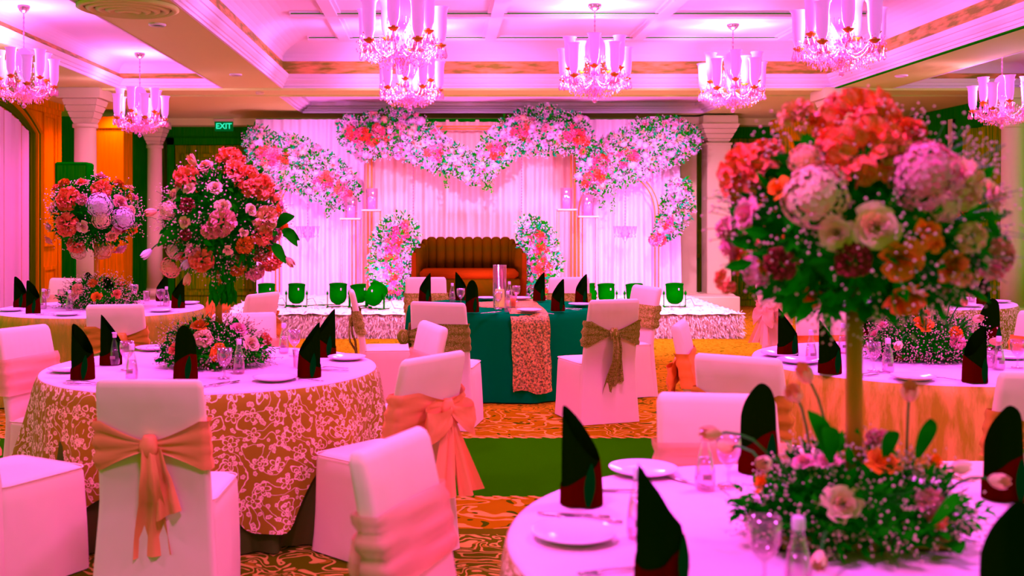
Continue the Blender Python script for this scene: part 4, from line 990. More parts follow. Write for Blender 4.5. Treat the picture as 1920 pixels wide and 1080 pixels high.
setting('the nearest table',
    [(1090, 944, 'L', 'standing alone at the left of the nearest table', 1, -.15), (1238, 1100, 'L', 'cut by the bottom edge, beside the salt glass', 1, .5), (1422, 884, 'C', 'standing in front of the plain chair back', 1.05), (1882, 934, 'C', 'at the right edge behind the pale tulip'), (1893, 1195, 'C', 'low in the bottom right corner')],
    [('bottle', 1322, 918, 'glass water bottle left of the tulips on the nearest table'), ('bottle', 1197, 1008, 'glass water bottle behind the napkin cut by the bottom edge'), ('bottle', 1497, 1125, 'glass water bottle at the bottom edge below the white rose'),
     ('goblet', 1366, 912, 'stem glass left of the near flower arrangement'), ('goblet', 1433, 1100, 'stem glass at the bottom edge, left of the bottle'),
     ('plate', 1075, 1008, 'white side plate at the front left of the nearest table'), ('plate', 1206, 887, 'white side plate farther along the nearest table'),
     ('knife', 1075, 967, 'knife behind the front side plate of the nearest table', 1.35), ('spoon', 1105, 975, 'spoon behind the front side plate of the nearest table', 1.3), ('knife', 1160, 921, 'knife before the farther side plate of the nearest table', 1.45), ('fork', 1150, 1072, 'fork at the bottom edge of the nearest table', 1.9), ('knife', 1290, 905, 'knife beside the tulip side bottle', .6)])
# candle in a glass cylinder on the teal table
p = onz(937, 577, ZP); e = empty('candle_cylinder', p, 0, 'tall clear glass cylinder holding a lit pillar candle', 'candle holder')
mb = MB(); mb.lathe([(0, 0), (.058, 0), (.06, .005), (.06, .38), (.062, .385), (.057, .385), (.056, .008), (0, .008)], 24); mb.build('glass_cylinder', M_['glass'], e)
mb = MB(); mb.lathe([(0, .01), (.042, .01), (.042, .16), (.038, .168), (.02, .16), (0, .158)], 18); mb.build('candle', M_['candle'], e)
mb = MB(); mb.lathe([(0, .16), (.006, .17), (.004, .185), (0, .195)], 8); mb.build('flame', M_['flame'], e)
p = onz(962, 575, ZP); mb = MB(); mb.lathe([(0, .0), (.026, .0), (.035, .1), (.033, .1), (.024, .006), (0, .006)], 18)
e = empty('votive_glass', p, 0, 'amber drink glass right beside the candle', 'glass'); mb.build('tumbler_glass', M_['glass'], e)
mb = MB(); mb.lathe([(0, .006), (.024, .006), (.031, .08), (0, .08)], 14); mb.build('amber_drink', mat('amber', (1, .3, .01), .3), e)
# ------------------------------------------------------------------ flowers
def petal(mb, base_r, top_r, z0, z1, phi, half, flare, nz=4, ns=5, wav=0, rr=R):
    rows = []; tilt = rr.uniform(-.04, .04)
    for k in range(nz+1):
        t = k/nz; row = []
        wf = math.sin(PI*(.22+.62*t))**.6
        for j in range(ns+1):
            s = 2*j/ns-1; a = phi+s*half*wf
            q = base_r+(top_r-base_r)*t+flare*t**3
            z = z0+(z1-z0)*t-abs(s)**2*(z1-z0)*.18*t-abs(flare)*.5*t**4+wav*math.sin(s*7+phi*3)*t
            row.append((q*math.cos(a), q*math.sin(a), z+tilt*t))
        rows.append(row)
    mb.loft(rows, close=False)
def mk_rose(seed, n=22, op=1.0):
    rr = random.Random(seed); mb = MB()
    for k in range(n):
        t = k/(n-1); a = k*2.4+rr.uniform(-.2, .2)
        br = .05+.28*t; tr = .10+.72*t**1.1*op; z0 = -.35*(1-.2*t); z1 = .62-.55*t**1.6+rr.uniform(-.04, .04)
        petal(mb, br, tr, z0, z1, a, 1.35-.6*t, .05+.26*t*t, 4, 5, .02*t, rr)
    return mb
def mk_ruffle(seed, n=46, big=.36, wav=.10):
    rr = random.Random(seed); mb = MB()
    for k in range(n):
        z = 1-1.45*(k+.5)/n; a = k*2.39996; q = math.sqrt(max(0, 1-z*z)); nn = Vector((q*math.cos(a), q*math.sin(a), z*.85))
        u = nn.cross(Vector((rr.uniform(-1, 1), rr.uniform(-1, 1), rr.uniform(-1, 1)))).normalized(); v = nn.cross(u).normalized()
        rows = []; ph = rr.uniform(0, 6); L_ = rr.uniform(.84, 1.08)
        for i in range(4):
            t = i/3; row = []
            for j in range(7):
                s = 2*j/6-1; wd = big*(.25+.75*t)
                p = nn*(.45+(L_-.45)*t*(1-.16*s*s))+u*wd*s+v*(wav*t*math.sin(s*5.5+ph)+.22*t*t)
                row.append(p)
            rows.append(row)
        mb.loft(rows, close=False)
    return mb
def mk_hydrangea(seed, n=135):
    rr = random.Random(seed); mb = MB()
    for k in range(n):
        z = 1-1.5*(k+.5)/n; a = k*2.39996; q = math.sqrt(max(0, 1-z*z)); nn = Vector((q*math.cos(a), q*math.sin(a), z)).normalized()
        c = nn*rr.uniform(.80, 1.02); u = nn.orthogonal().normalized(); v = nn.cross(u); r0 = rr.uniform(0, 6); s = rr.uniform(.12, .18)
        for j in range(4):
            b = r0+j*PI/2; d = u*math.cos(b)+v*math.sin(b); e2 = u*math.cos(b+PI/2)+v*math.sin(b+PI/2)
            mb.add([c, c+d*s*.6+e2*s*.42+nn*.05, c+d*s*1.05+nn*.015, c+d*s*.6-e2*s*.42+nn*.05], [(0, 3, 2, 1)])
    mb.lathe([(0, -.5), (.5, -.3), (.62, 0), (.5, .4), (0, .62)], 8)
    return mb
def mk_tulip(seed):
    rr = random.Random(seed); mb = MB()
    for k in range(6):
        a = k*PI/3+(.0 if k % 2 else .1); rows = []
        for i in range(6):
            t = i/5; q = (.5*math.sin(PI*(.08+.66*t))**.8+.02)*(1 if k % 2 else .9); wd = .62*math.sin(PI*(.1+.82*t))**.8+.02
            rows.append([(q*math.cos(a+s*wd*1.05), q*math.sin(a+s*wd*1.05), -.5+1.6*t*(1-.06*abs(s))) for s in (-1, -.5, 0, .5, 1)])
        mb.loft(rows, close=False)
    return mb
GEO = {'rose': [mk_rose(1), mk_rose(2, 22, 1.1)], 'ranunculus': [mk_rose(3, 30, .95)], 'peony': [mk_ruffle(4), mk_ruffle(5)], 'carnation': [mk_ruffle(6, 60, .26, .13)], 'hydrangea': [mk_hydrangea(7)],
       'tulip': [mk_tulip(8)], 'small_rose': [mk_rose(9, 11, .9)]}
_fm = {}
def fmesh(kind, col):
    L_ = GEO[kind]; i = R.randrange(len(L_)); k = (kind, col, i)
    if k not in _fm: _fm[k] = L_[i].mesh(kind, FM[col])
    return _fm[k]
def orient(n, spin=None):
    z = Vector(n).normalized(); q = z.to_track_quat('Z', 'Y').to_matrix()
    return q @ Matrix.Rotation(R.uniform(0, 6.28) if spin is None else spin, 3, 'Z')
def flower(parent, kind, col, p, n, r): return link(kind, fmesh(kind, col), parent, Vector(p)-parent.location, orient(n), r)
def add_leaf(mb, p, d, up, L_, wd):
    d = Vector(d).normalized(); s = d.cross(up); s = s.normalized() if s.length > 1e-5 else Vector((1, 0, 0)); n = s.cross(d)
    p = Vector(p); m1 = p+d*L_*.35; m2 = p+d*L_*.7-n*L_*.03; t = p+d*L_-n*L_*.12
    mb.add([p, m1+s*wd+n*wd*.3, m2+s*wd*.8+n*wd*.2, t, m2-s*wd*.8+n*wd*.2, m1-s*wd+n*wd*.3, m1, m2], [(0, 6, 1), (6, 7, 2, 1), (7, 3, 2), (0, 5, 6), (5, 4, 7, 6), (4, 3, 7)])
def rnd3():
    while True:
        v = Vector((R.uniform(-1, 1), R.uniform(-1, 1), R.uniform(-1, 1)))
        if .05 < v.length < 1: return v.normalized()
def foliage(e, C, rx, ry, rz, n, L_=.06, wd=.014, m='leaf', zmin=-1, core=.62, name='foliage'):
    mb = MB()
    if core:
        loops = []
        for i in range(9):
            a = -PI/2+PI*i/8; loops.append([(rx*core*math.cos(a)*math.cos(b)*(1+.1*math.sin(3*b+i)), ry*core*math.cos(a)*math.sin(b), max(rz*core*math.sin(a), zmin*rz)) for b in [2*PI*j/14 for j in range(14)]])
        mb.loft(loops)
    for k in range(n):
        v = rnd3(); v.z = max(v.z, zmin); f = R.uniform(.55, .97); p = Vector((v.x*rx*f, v.y*ry*f, v.z*rz*f))
        d = (v+rnd3()*.9).normalized(); add_leaf(mb, p, d, rnd3(), L_*R.uniform(.6, 1.3), wd*R.uniform(.7, 1.2))
    o = mb.build(name, M_[m], e, False, Vector(C)-e.location); tag(o, kind='stuff'); return o
def breath(e, C, rx, ry, rz, n, r=.004, zmin=-1, sp=1.0, stems=True):
    mb = MB(); st = MB(); k = 0
    while k < n:
        v = rnd3(); v.z = max(v.z, zmin); f = R.uniform(.86, 1.04)*sp; c = Vector((v.x*rx*f, v.y*ry*f, v.z*rz*f))
        for j in range(R.randrange(4, 11)):
            q = c+Vector((R.gauss(0, 1), R.gauss(0, 1), R.gauss(0, 1)))*r*5.5; mb.oct(q, r*R.uniform(.6, 1.15)); k += 1
            if j < 2 and stems: st.tube([c*.75, q], .0008+r*.08, 3)
    tag(mb.build('babys_breath', M_['breath'], e, False, Vector(C)-e.location), kind='stuff')
    if stems: tag(st.build('fine_stems', M_['stem'], e, False, Vector(C)-e.location), kind='stuff')
def hit(px, py, C, rx, ry, rz):
    """front point of an ellipsoid seen at a pixel of the photograph, and its outward normal"""
    o = Vector((0, 0, CAMZ)); d = Vector(((px-CX)/F, 1, -(py-CY)/F)); C = Vector(C)
    S = lambda v: Vector((v.x/rx, v.y/ry, v.z/rz)); oo = S(o-C); dd = S(d)
    a = dd.dot(dd); b = 2*oo.dot(dd); c = oo.dot(oo)-1; D = b*b-4*a*c
    t = (-b-math.sqrt(D))/(2*a) if D > 0 else -b/(2*a)
    p = o+d*t; v = p-C; n = Vector((v.x/rx**2, v.y/ry**2, v.z/rz**2)).normalized(); return p, n
def placed(e, C, rx, ry, rz, lst, sc_=1.0, sink=.35):
    for it in lst:
        kind, col, px, py, dia = it[:5]; p, n = hit(px, py, C, rx*.93, ry*.93, rz*.93)
        r = dia/2/F*p.y*sc_; flower(e, kind, col, p-n*r*sink, n, r)
def filler(e, C, rx, ry, rz, n, r0, r1, kinds, cols, zmin=-.8, back=False):
    for k in range(n):
        v = rnd3(); v.z = max(v.z, zmin)
        if back and v.y < .1: v.y = abs(v.y)
        flower(e, R.choice(kinds), R.choice(cols), Vector(C)+Vector((v.x*rx, v.y*ry, v.z*rz))*.88, v, R.uniform(r0, r1))
def tulip(e, head, base, col='peach', r=.022, droop=0, leaf=None):
    """tulip with its own curved stem"""
    head = Vector(head); base = Vector(base); d = head-base; mid = base.lerp(head, .55)+Vector((0, 0, abs(d.length)*.12))
    f = flower(e, 'tulip', col, head, (head-mid), r)
    st = MB(); loc = [base, base.lerp(mid, .5)+Vector((0, 0, .01)), mid, mid.lerp(head, .55)+Vector((0, 0, .004)), head-(head-mid).normalized()*r*.5]
    o = st.tube([q-e.location for q in loc], .0035, 5).build('stem', M_['stem'], e)
    return f
def long_leaf(e, base, tip, wd=.018, m='leaf'):
    base = Vector(base)-e.location; tip = Vector(tip)-e.location; d = tip-base; s = d.cross(Vector((0, 1, .2))).normalized(); rows = []
    for i in range(8):
        t = i/7; w_ = wd*math.sin(PI*(.06+.92*t))**.8; c = base+d*t+Vector((0, -.02, .02))*math.sin(PI*t); rows.append([c+s*w_, c+Vector((0, .006, 0)), c-s*w_])
    mb = MB(); mb.loft(rows, close=False); mb.build('large_leaf', M_[m], e)
# --- tall ball of the nearest table
def pole(e, x, y, z0, z1, r, m='gold'):
    mb = MB(); mb.lathe([(0, z0), (r, z0), (r, z1), (0, z1)], 20, (x, y, 0)); mb.build('pole', M_[m], e)
    mb = MB(); mb.lathe([(0, z0), (r*4, z0), (r*4, z0+.006), (r*1.2, z0+.02), (0, z0+.02)], 24, (x, y, 0)); mb.build('foot', M_[m], e)
C6 = Vector((T6.x+.02, T6.y, 1.585)); e = empty('tall_flower_ball', (T6.x, T6.y, ZP+.0), 0, 'large tall flower ball on the thick gold pole, nearest the camera at the right', 'flower arrangement')
pole(e, 0, 0, 0.0, 1.46-ZP, .021)
RX, RY, RZ = .35, .33, .27
foliage(e, C6+Vector((0, 0, -.02)), RX*.88, RY*.88, RZ*.9, 1100, .07, .014, zmin=-.8)
placed(e, C6, RX, RY, RZ, [
 ('peony', 'coral', 1602, 228, 150), ('peony', 'coral', 1622, 282, 140), ('peony', 'coral', 1558, 262, 60), ('peony', 'coral', 1402, 322, 120), ('peony', 'coral', 1432, 290, 70), ('carnation', 'peach', 1493, 212, 66), ('carnation', 'red', 1704, 245, 64),
 ('hydrangea', 'cream', 1530, 368, 120), ('hydrangea', 'pink', 1733, 330, 130), ('peony', 'cream', 1800, 345, 95), ('rose', 'cream', 1866, 368, 70), ('peony', 'peach', 1690, 295, 70), ('rose', 'pink', 1396, 402, 62), ('rose', 'pink', 1367, 462, 66), ('peony', 'pink', 1362, 430, 48), ('peony', 'coral', 1360, 528, 46),
 ('ranunculus', 'cream', 1567, 438, 66), ('ranunculus', 'cream', 1643, 427, 88), ('rose', 'orange', 1690, 490, 80), ('small_rose', 'orange', 1742, 432, 56), ('small_rose', 'orange', 1756, 459, 40), ('carnation', 'maroon', 1463, 495, 62), ('carnation', 'maroon', 1600, 488, 70),
 ('rose', 'rust', 1788, 500, 64), ('peony', 'dusty', 1866, 486, 74), ('peony', 'cream', 1822, 445, 60), ('rose', 'orange', 1700, 568, 84), ('small_rose', 'orange', 1456, 352, 50), ('hydrangea', 'peach', 1510, 300, 60), ('peony', 'coral', 1650, 205, 60), ('hydrangea', 'cream', 1770, 385, 60), ('small_rose', 'rust', 1432, 505, 40), ('peony', 'peach', 1805, 520, 40)], 1.04, sink=.06)
filler(e, C6, RX, RY, RZ, 26, .035, .06, ['rose', 'peony', 'hydrangea'], ['coral', 'cream', 'pink', 'orange', 'peach'], back=True)
breath(e, C6, RX*1.03, RY*1.03, RZ*1.03, 1900, .0044)
for k in range(0): a = k*1.3; long_leaf(e, C6+Vector((.2*math.cos(a), -.22, -.1+.1*math.sin(a))), C6+Vector((.34*math.cos(a), -.3, -.16+.2*math.sin(a))), .03)
# --- low arrangement helper
def low(T, px, label, w=.27, h=.11, flowers=(), nb=900, nl=500, box=(.42, .14), bs=.0032, dy=0, fil=8, leafs=.07, r=.024):
    p = Vector(((px-CX)/F*T.y, T.y+dy, ZP)); e = empty('low_flower_arrangement', p, 0, label, 'flower arrangement')
    bx, by = box; mb = MB()
    for q in ((-bx/2, bx/2, -by/2, -by/2+.012), (-bx/2, bx/2, by/2-.012, by/2), (-bx/2, -bx/2+.012, -by/2, by/2), (bx/2-.012, bx/2, -by/2, by/2)): mb.box(*q[:2], *q[2:], 0, .035)
    mb.box(-bx/2, bx/2, -by/2, by/2, 0, .006); mb.build('wooden_tray', M_['boxwood'], e, False)
    C = p+Vector((0, 0, .06)); foliage(e, C, w, w*.62, h, nl, leafs*.8, .011, zmin=-.12, core=.72)
    breath(e, C, w*1.05, w*.68, h*1.15, int(nb*1.4), bs, zmin=-.1)
    placed(e, C, w*1.06, w*.66, h*1.1, flowers, 1.15, sink=-.15)
    filler(e, C, w, w*.62, h, fil, r, r*1.4, ['rose', 'peony', 'small_rose'], ['orange', 'pink', 'cream', 'coral'], -.1, True)
    mb = MB()
    for k in range(26):
        a = R.uniform(0, 2*PI); b = Vector((w*.85*math.cos(a), w*.55*math.sin(a), .02)); d = Vector((math.cos(a), math.sin(a)*.8, R.uniform(.0, .25)))
        for j in range(5): add_leaf(mb, b+d*.02*j, (d+rnd3()*.7), Vector((0, 0, 1)), leafs*.55, .013)
    tag(mb.build('trailing_leaves', M_['leaf'], e, False, C-p), kind='stuff')
    return e, C
e6, L6 = low(T6, 1602, 'low near flower arrangement with tulips around the thick gold pole', .27, .175, [('rose', 'pink', 1508, 868, 40), ('rose', 'pink', 1552, 866, 40), ('rose', 'orange', 1655, 868, 54), ('small_rose', 'orange', 1750, 868, 46), ('rose', 'cream', 1580, 946, 60), ('peony', 'pink', 1742, 945, 50), ('carnation', 'coral', 1755, 975, 34), ('small_rose', 'orange', 1432, 905, 40), ('carnation', 'pink', 1650, 832, 50)], 1700, 900, (.44, .16), .0042)
def at(px, py, d): return P(px, py, d)
for px, py, d, col, bx, by in ((1512, 706, 2.55, 'peach', 1560, 850), (1490, 742, 2.5, 'peach', 1520, 850), (1705, 740, 2.55, 'peach', 1700, 860), (1340, 813, 2.62, 'peach', 1440, 850), (1436, 868, 2.5, 'cream', 1480, 900), (1866, 901, 2.5, 'cream', 1770, 930), (1795, 877, 2.72, 'cream', 1740, 905), (1368, 838, 2.8, 'peach', 1430, 870), (1537, 1045, 2.42, 'cream', 1560, 985)):
    tulip(e6, at(px, py, d), at(bx, by, 2.68 if py < 1000 else 2.6), col, .041 if py < 780 else .036)
for a, b in (((1560, 870), (1515, 770)), ((1560, 860), (1545, 800)), ((1720, 860), (1745, 785)), ((1660, 860), (1668, 808)), ((1800, 930), (1740, 990)), ((1770, 1020), (1800, 1040))):
    long_leaf(e6, at(*a, 2.62), at(*b, 2.52), .022)
# --- front left table
C1 = Vector(((417-CX)/F*T1.y, T1.y, 1.59)); e = empty('tall_flower_ball', (C1.x, T1.y, ZP), 0, 'tall flower ball on a gold pole over the front left lace table', 'flower arrangement')
pole(e, -.02, 0, 0, .78, .019)
RX, RY, RZ = .345, .33, .325
foliage(e, C1, RX*.92, RY*.92, RZ*.95, 1500, .06, .012, zmin=-.9)
mb = MB()
for k in range(120): add_leaf(mb, (R.uniform(-.06, .06), R.uniform(-.05, .05), R.uniform(-.42, -.2)), (R.uniform(-.5, .5), R.uniform(-.5, .5), -1), Vector((0, 1, 0)), .08, .012)
tag(mb.build('hanging_fern', M_['leaf'], e, False, C1-e.location), kind='stuff')
placed(e, C1, RX, RY, RZ, [
 ('peony', 'coral', 350, 335, 44), ('peony', 'coral', 432, 302, 46), ('peony', 'coral', 462, 340, 54), ('peony', 'coral', 487, 352, 46), ('peony', 'coral', 440, 320, 36), ('rose', 'peach', 385, 313, 28), ('tulip', 'peach', 362, 306, 26), ('rose', 'cream', 325, 366, 24), ('rose', 'cream', 355, 354, 22), ('rose', 'cream', 403, 352, 24), ('rose', 'cream', 418, 388, 24), ('rose', 'cream', 347, 417, 22), ('rose', 'cream', 470, 394, 20),
 ('peony', 'dusty', 417, 417, 46), ('peony', 'dusty', 395, 432, 30), ('peony', 'peach', 495, 412, 44), ('peony', 'coral', 490, 440, 36), ('rose', 'orange', 528, 422, 32), ('rose', 'orange', 520, 395, 20), ('small_rose', 'cream', 457, 437, 18), ('carnation', 'rust', 458, 459, 30), ('small_rose', 'cream', 427, 470, 20), ('peony', 'coral', 378, 485, 44), ('peony', 'pink', 362, 470, 26), ('rose', 'cream', 348, 492, 22), ('peony', 'coral', 508, 488, 38), ('peony', 'pink', 478, 507, 32), ('carnation', 'maroon', 352, 385, 26), ('carnation', 'maroon', 349, 440, 20),
 ('hydrangea', 'cream', 318, 395, 30), ('hydrangea', 'peach', 322, 500, 34), ('hydrangea', 'cream', 328, 470, 26), ('rose', 'cream', 532, 402, 22), ('small_rose', 'cream', 425, 515, 16), ('carnation', 'rust', 445, 505, 24)], 1.18, -.1)
filler(e, C1, RX, RY, RZ, 26, .045, .075, ['rose', 'peony', 'hydrangea'], ['coral', 'cream', 'pink', 'orange', 'peach'], back=True)
breath(e, C1, RX, RY, RZ, 2200, .0052)
for px, py, bx, by, col in ((278, 473, 340, 440, 'white'), (287, 397, 335, 400, 'peach'), (352, 520, 365, 480, 'peach'), (541, 488, 505, 460, 'peach'), (363, 305, 380, 340, 'peach'), (350, 492, 370, 470, 'white')):
    tulip(e, P(px, py, 5.72), P(bx, by, 5.8), col, .042)
for a, b in (((510, 460), (536, 494)), ((530, 430), (558, 462)), ((520, 425), (552, 405)), ((530, 440), (562, 450)), ((345, 430), (295, 462))): long_leaf(e, P(*a, 5.75), P(*b, 5.68), .03)
low(T1, 400, 'low flower arrangement in a wooden tray on the front left lace table', .30, .19, [('rose', 'orange', 375, 612, 32), ('peony', 'cream', 382, 636, 32), ('rose', 'pink', 447, 618, 28), ('rose', 'cream', 470, 645, 28), ('carnation', 'coral', 497, 637, 22), ('rose', 'orange', 411, 661, 28), ('rose', 'coral', 327, 655, 22)], 1600, 800, (.34, .2), .0048)
# --- far left table
C2 = Vector(((178-CX)/F*T2.y, T2.y, 1.61)); e = empty('tall_flower_ball', (C2.x, T2.y, ZP), 0, 'farther flower ball in front of the left column and loudspeaker', 'flower arrangement')
pole(e, .01, 0, 0, .78, .019)
RX, RY, RZ = .40, .38, .335
foliage(e, C2, RX*.92, RY*.92, RZ*.95, 1100, .07, .016, zmin=-.9)
placed(e, C2, RX, RY, RZ, [
 ('peony', 'coral', 128, 374, 42), ('peony', 'coral', 127, 420, 40), ('rose', 'coral', 153, 343, 24), ('peony', 'coral', 190, 356, 34), ('hydrangea', 'white', 187, 386, 42), ('hydrangea', 'cream', 190, 412, 30), ('hydrangea', 'white', 229, 409, 38), ('rose', 'pink', 188, 332, 24), ('carnation', 'rust', 222, 345, 18), ('rose', 'orange', 251, 432, 20), ('rose', 'peach', 210, 443, 20), ('peony', 'coral', 143, 460, 30), ('hydrangea', 'cream', 147, 472, 26), ('hydrangea', 'peach', 193, 468, 32), ('rose', 'pink', 225, 466, 26), ('rose', 'peach', 98, 392, 22), ('rose', 'cream', 92, 425, 20), ('rose', 'peach', 92, 450, 20),
 ('rose', 'dusty', 225, 380, 26), ('rose', 'dusty', 222, 428, 24), ('rose', 'pink', 252, 372, 20), ('rose', 'cream', 155, 425, 22), ('carnation', 'dusty', 153, 375, 20), ('rose', 'cream', 246, 395, 20), ('rose', 'coral', 105, 352, 18), ('small_rose', 'cream', 245, 352, 16), ('carnation', 'maroon', 228, 430, 14), ('carnation', 'rust', 120, 345, 20)], 1.15, -.05)
filler(e, C2, RX, RY, RZ, 20, .05, .08, ['rose', 'peony', 'hydrangea'], ['coral', 'cream', 'pink', 'orange', 'peach'], back=True)
breath(e, C2, RX, RY, RZ, 1300, .0068)
low(T2, 185, 'low flower arrangement on the far left gold table', .34, .21, [('rose', 'orange', 182, 557, 18), ('rose', 'coral', 219, 552, 16), ('rose', 'cream', 138, 556, 18), ('peony', 'peach', 146, 543, 20), ('carnation', 'rust', 174, 532, 16)], 1500, 700, (.4, .2), .006)
# --- copper table, half hidden behind the large ball
C4 = Vector(((1716-CX)/F*T4.y, T4.y, 1.64)); e = empty('tall_flower_ball', (C4.x, T4.y, ZP), 0, 'flower ball on a thin gold pole hidden behind the large near ball', 'flower arrangement')
pole(e, 0, 0, 0, .8, .019); foliage(e, C4, .31, .31, .27, 700, .07, .016, zmin=-.9)
filler(e, C4, .32, .32, .28, 44, .045, .08, ['rose', 'peony', 'hydrangea'], ['coral', 'cream', 'pink', 'orange', 'peach']); breath(e, C4, .34, .34, .3, 700, .0055)
e4, L4 = low(T4, 1735, 'low flower arrangement with tulips on the copper table', .34, .20, [('rose', 'orange', 1732, 608, 32), ('rose', 'pink', 1655, 612, 22), ('peony', 'orange', 1792, 625, 22), ('peony', 'pink', 1794, 643, 26), ('rose', 'pink', 1640, 627, 18)], 2600, 900, (.46, .2), .005)
for px, py, bx, by, col in ((1686, 645, 1705, 630, 'cream'), (1737, 590, 1736, 620, 'peach'), (1803, 570, 1780, 608, 'peach'), (1830, 598, 1795, 620, 'cream'), (1790, 545, 1775, 600, 'peach'), (1862, 640, 1810, 650, 'peach'), (1650, 560, 1680, 605, 'peach'), (1605, 640, 1650, 640, 'peach')):
    tulip(e4, P(px, py, 5.85), P(bx, by, 6.0), col, .045)
e5, L5 = low(T5, 1690, 'low flower arrangement on the far right lace table', .30, .2, [('rose', 'coral', 1683, 538, 14), ('rose', 'cream', 1720, 545, 14), ('rose', 'peach', 1750, 540, 14)], 700, 500, (.4, .2), .006)
# --- garlands on the backdrop and flower pedestals beside the sofa
def strip_flowers(e, path, th, n, y, rmin, rmax, dep=.14, fan=True, red=.09, nl=900, mat_l='leaf'):
    """path of pixel points with thickness; flowers, leaves and sprigs spread along it on real depth"""
    seg = [(math.dist(path[i][:2], path[i+1][:2])) for i in range(len(path)-1)]; tot = sum(seg)
    def pick():
        u = R.uniform(0, tot); i = 0
        while u > seg[i] and i < len(seg)-1: u -= seg[i]; i += 1
        t = min(1, u/seg[i]); a, b = path[i], path[i+1]; w_ = th*((a[2] if len(a) > 2 else 1)*(1-t)+(b[2] if len(b) > 2 else 1)*t)
        return a[0]+(b[0]-a[0])*t, a[1]+(b[1]-a[1])*t, w_
    clusters = [pick() for _ in range(max(3, int(n*red/4)))]
    for k in range(n):
        x, yy, w_ = pick(); a = R.uniform(0, 2*PI); q = math.sqrt(R.random())*w_/2; px, py = x+q*math.cos(a), yy+q*math.sin(a)
        dz = math.sqrt(max(.02, 1-(2*q/w_)**2))*dep; p = P(px, py, y-dz*.9)
        c = min(math.dist((px, py), k2[:2]) for k2 in clusters)
        n_ = Vector((math.cos(a)*q/w_*1.6, -1, -math.sin(a)*q/w_*1.6+.25))
        if c < th*.19: kind, col, r = R.choice(['peony', 'carnation']), R.choice(['coral', 'hot', 'hot', 'red', 'pink']), rmax*R.uniform(.9, 1.15)
        else: kind, col, r = R.choice(['rose', 'rose', 'small_rose', 'ranunculus', 'hydrangea']), R.choice(['white', 'white', 'white', 'cream', 'pink']), R.uniform(rmin, rmax)
        flower(e, kind, col, p, n_, r)
    for nm, m, cnt in (('foliage', mat_l, nl), ('lit_foliage', 'leafl', nl//2)):
        mb = MB()
        for k in range(cnt):
            x, yy, w_ = pick(); a = R.uniform(0, 2*PI); f = math.sqrt(R.random())*1.02; q = f*w_/2
            p = P(x+q*math.cos(a), yy+q*math.sin(a), y-(.35+.75*R.random())*dep*math.sqrt(max(.03, 1.05-f*f))); d = Vector((math.cos(a), -.6, -math.sin(a)))+rnd3()*.8
            add_leaf(mb, p-e.location, d, rnd3(), R.uniform(.04, .10), .019)
        tag(mb.build(nm, M_[m], e, False), kind='stuff')
    mb = MB()
    for k in range(int(n*5)):
        x, yy, w_ = pick(); a = R.uniform(0, 2*PI); q = R.uniform(.2, 1.15)*w_/2; c = P(x+q*math.cos(a), yy+q*math.sin(a), y-dep*R.uniform(.3, 1))
        for j in range(4): mb.oct(c-e.location+rnd3()*.03, .008)
    tag(mb.build('babys_breath', M_['breathw'], e, False), kind='stuff')
M_['breathw'] = mat('white_sprigs', (.95, .6, .8), .8)
def garland(label, path, th, n, nl=900, rmin=.042, rmax=.068, y=16.9):
    e = empty('flower_garland', P(path[0][0], path[0][1], y), 0, label, 'garland', 'flower garlands over the backdrop'); strip_flowers(e, path, th, min(int(n*1.25), 290), y, rmin, rmax, nl=int(nl*.95)); return e
garland('flower garland sweeping down at the left side of the backdrop', [(478, 255, .5), (500, 290, .9), (540, 300, 1.1), (585, 320, 1.1), (622, 345, 1.0), (650, 365, .6)], 88, 230, 1500)
garland('arched flower garland over the left half of the backdrop', [(655, 240, .6), (680, 262, .9), (735, 245, 1.1), (785, 262, 1.0), (825, 292, .75), (862, 300, .6), (885, 325, .5)], 84, 215, 1400)
garland('arched flower garland over the right half of the backdrop', [(900, 320, .6), (925, 285, .8), (965, 250, .9), (1020, 245, 1.1), (1070, 248, .9), (1098, 275, .5)], 84, 200, 1300)
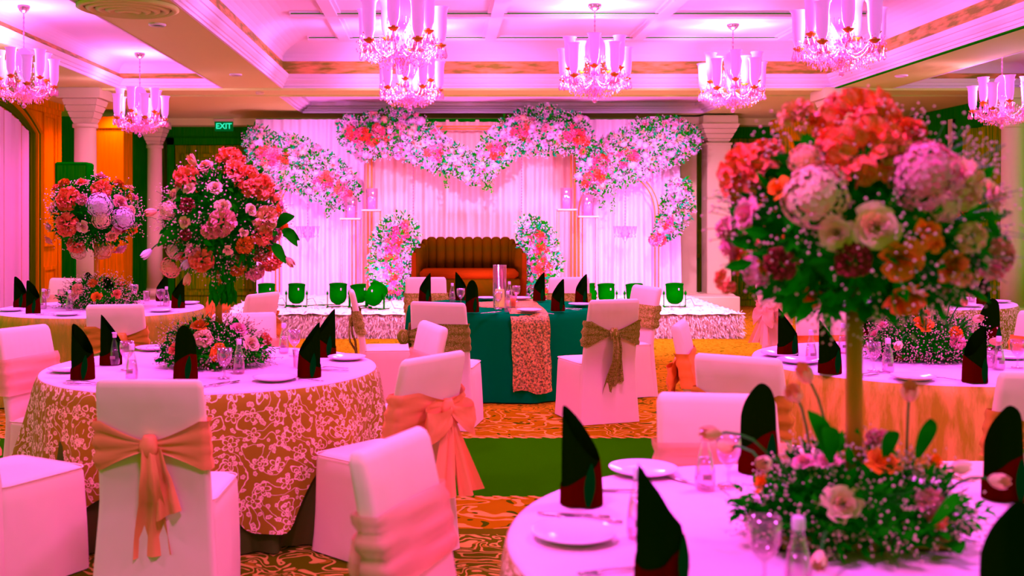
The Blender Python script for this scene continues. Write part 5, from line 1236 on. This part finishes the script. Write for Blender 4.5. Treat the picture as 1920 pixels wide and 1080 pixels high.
garland('flower garland rising to the right corner of the backdrop', [(1110, 340, .6), (1130, 310, 1.0), (1165, 300, 1.1), (1210, 275, 1.1), (1260, 260, .95), (1290, 262, .6)], 92, 225, 1500)
garland('small flower cluster hanging at the right edge of the backdrop', [(1272, 350, .7), (1272, 385, 1.0), (1255, 420, .8), (1230, 452, .3)], 62, 75, 500)
# trailing sprigs below the garlands
def sprigs(label, lst, y=16.85):
    e = empty('trailing_sprigs', P(lst[0][0], lst[0][1], y), 0, label, 'sprigs')
    for px, y0, y1 in lst:
        mb = MB(); pts = [P(px+4*math.sin(i), y0+(y1-y0)*i/6, y) for i in range(7)]; mb.tube([q-e.location for q in pts], .003, 4)
        for k in range(26):
            q = pts[0].lerp(pts[-1], R.random())+Vector((R.uniform(-.04, .04), R.uniform(-.04, 0), 0)); add_leaf(mb, q-e.location, rnd3()+Vector((0, 0, -.6)), rnd3(), .05, .015)
        mb.build('sprig', M_['leaf'], e, False)
sprigs('leafy sprigs trailing below the left garland', [(615, 375, 410), (632, 370, 395), (578, 340, 362)])
sprigs('leafy sprigs trailing where the two arched garlands meet', [(838, 320, 352), (888, 320, 345), (922, 320, 358), (912, 335, 358)])
sprigs('leafy sprigs trailing below the right garland', [(1108, 350, 385), (1150, 345, 400), (1186, 320, 345), (1128, 350, 388)])
def pedestal(label, pts, th, n, seed):
    e = empty('flower_pedestal', P(pts[-1][0], 556, 16.4), 0, label, 'flower arrangement', None); e.location.z = SZ+.03
    b = MB(); w_ = .17; h = 1.2
    b.box(-w_, w_, -.05, .18, 0, h, bev=.02); b.build('pedestal_core', M_['leaf'], e, False, (0, .12, 0))
    strip_flowers(e, pts, th, n, 16.35, .036, .062, .2, nl=1100, red=.3)
pedestal('tall column of flowers left of the sofa', [(752, 428, .75), (742, 450, 1.0), (737, 485, 1.1), (735, 515, 1.0), (738, 545, .9)], 84, 165, 1)
pedestal('tall column of flowers right of the sofa', [(990, 425, .6), (1008, 450, .9), (1015, 485, 1.0), (1015, 520, .9), (1008, 548, .8)], 76, 140, 2)
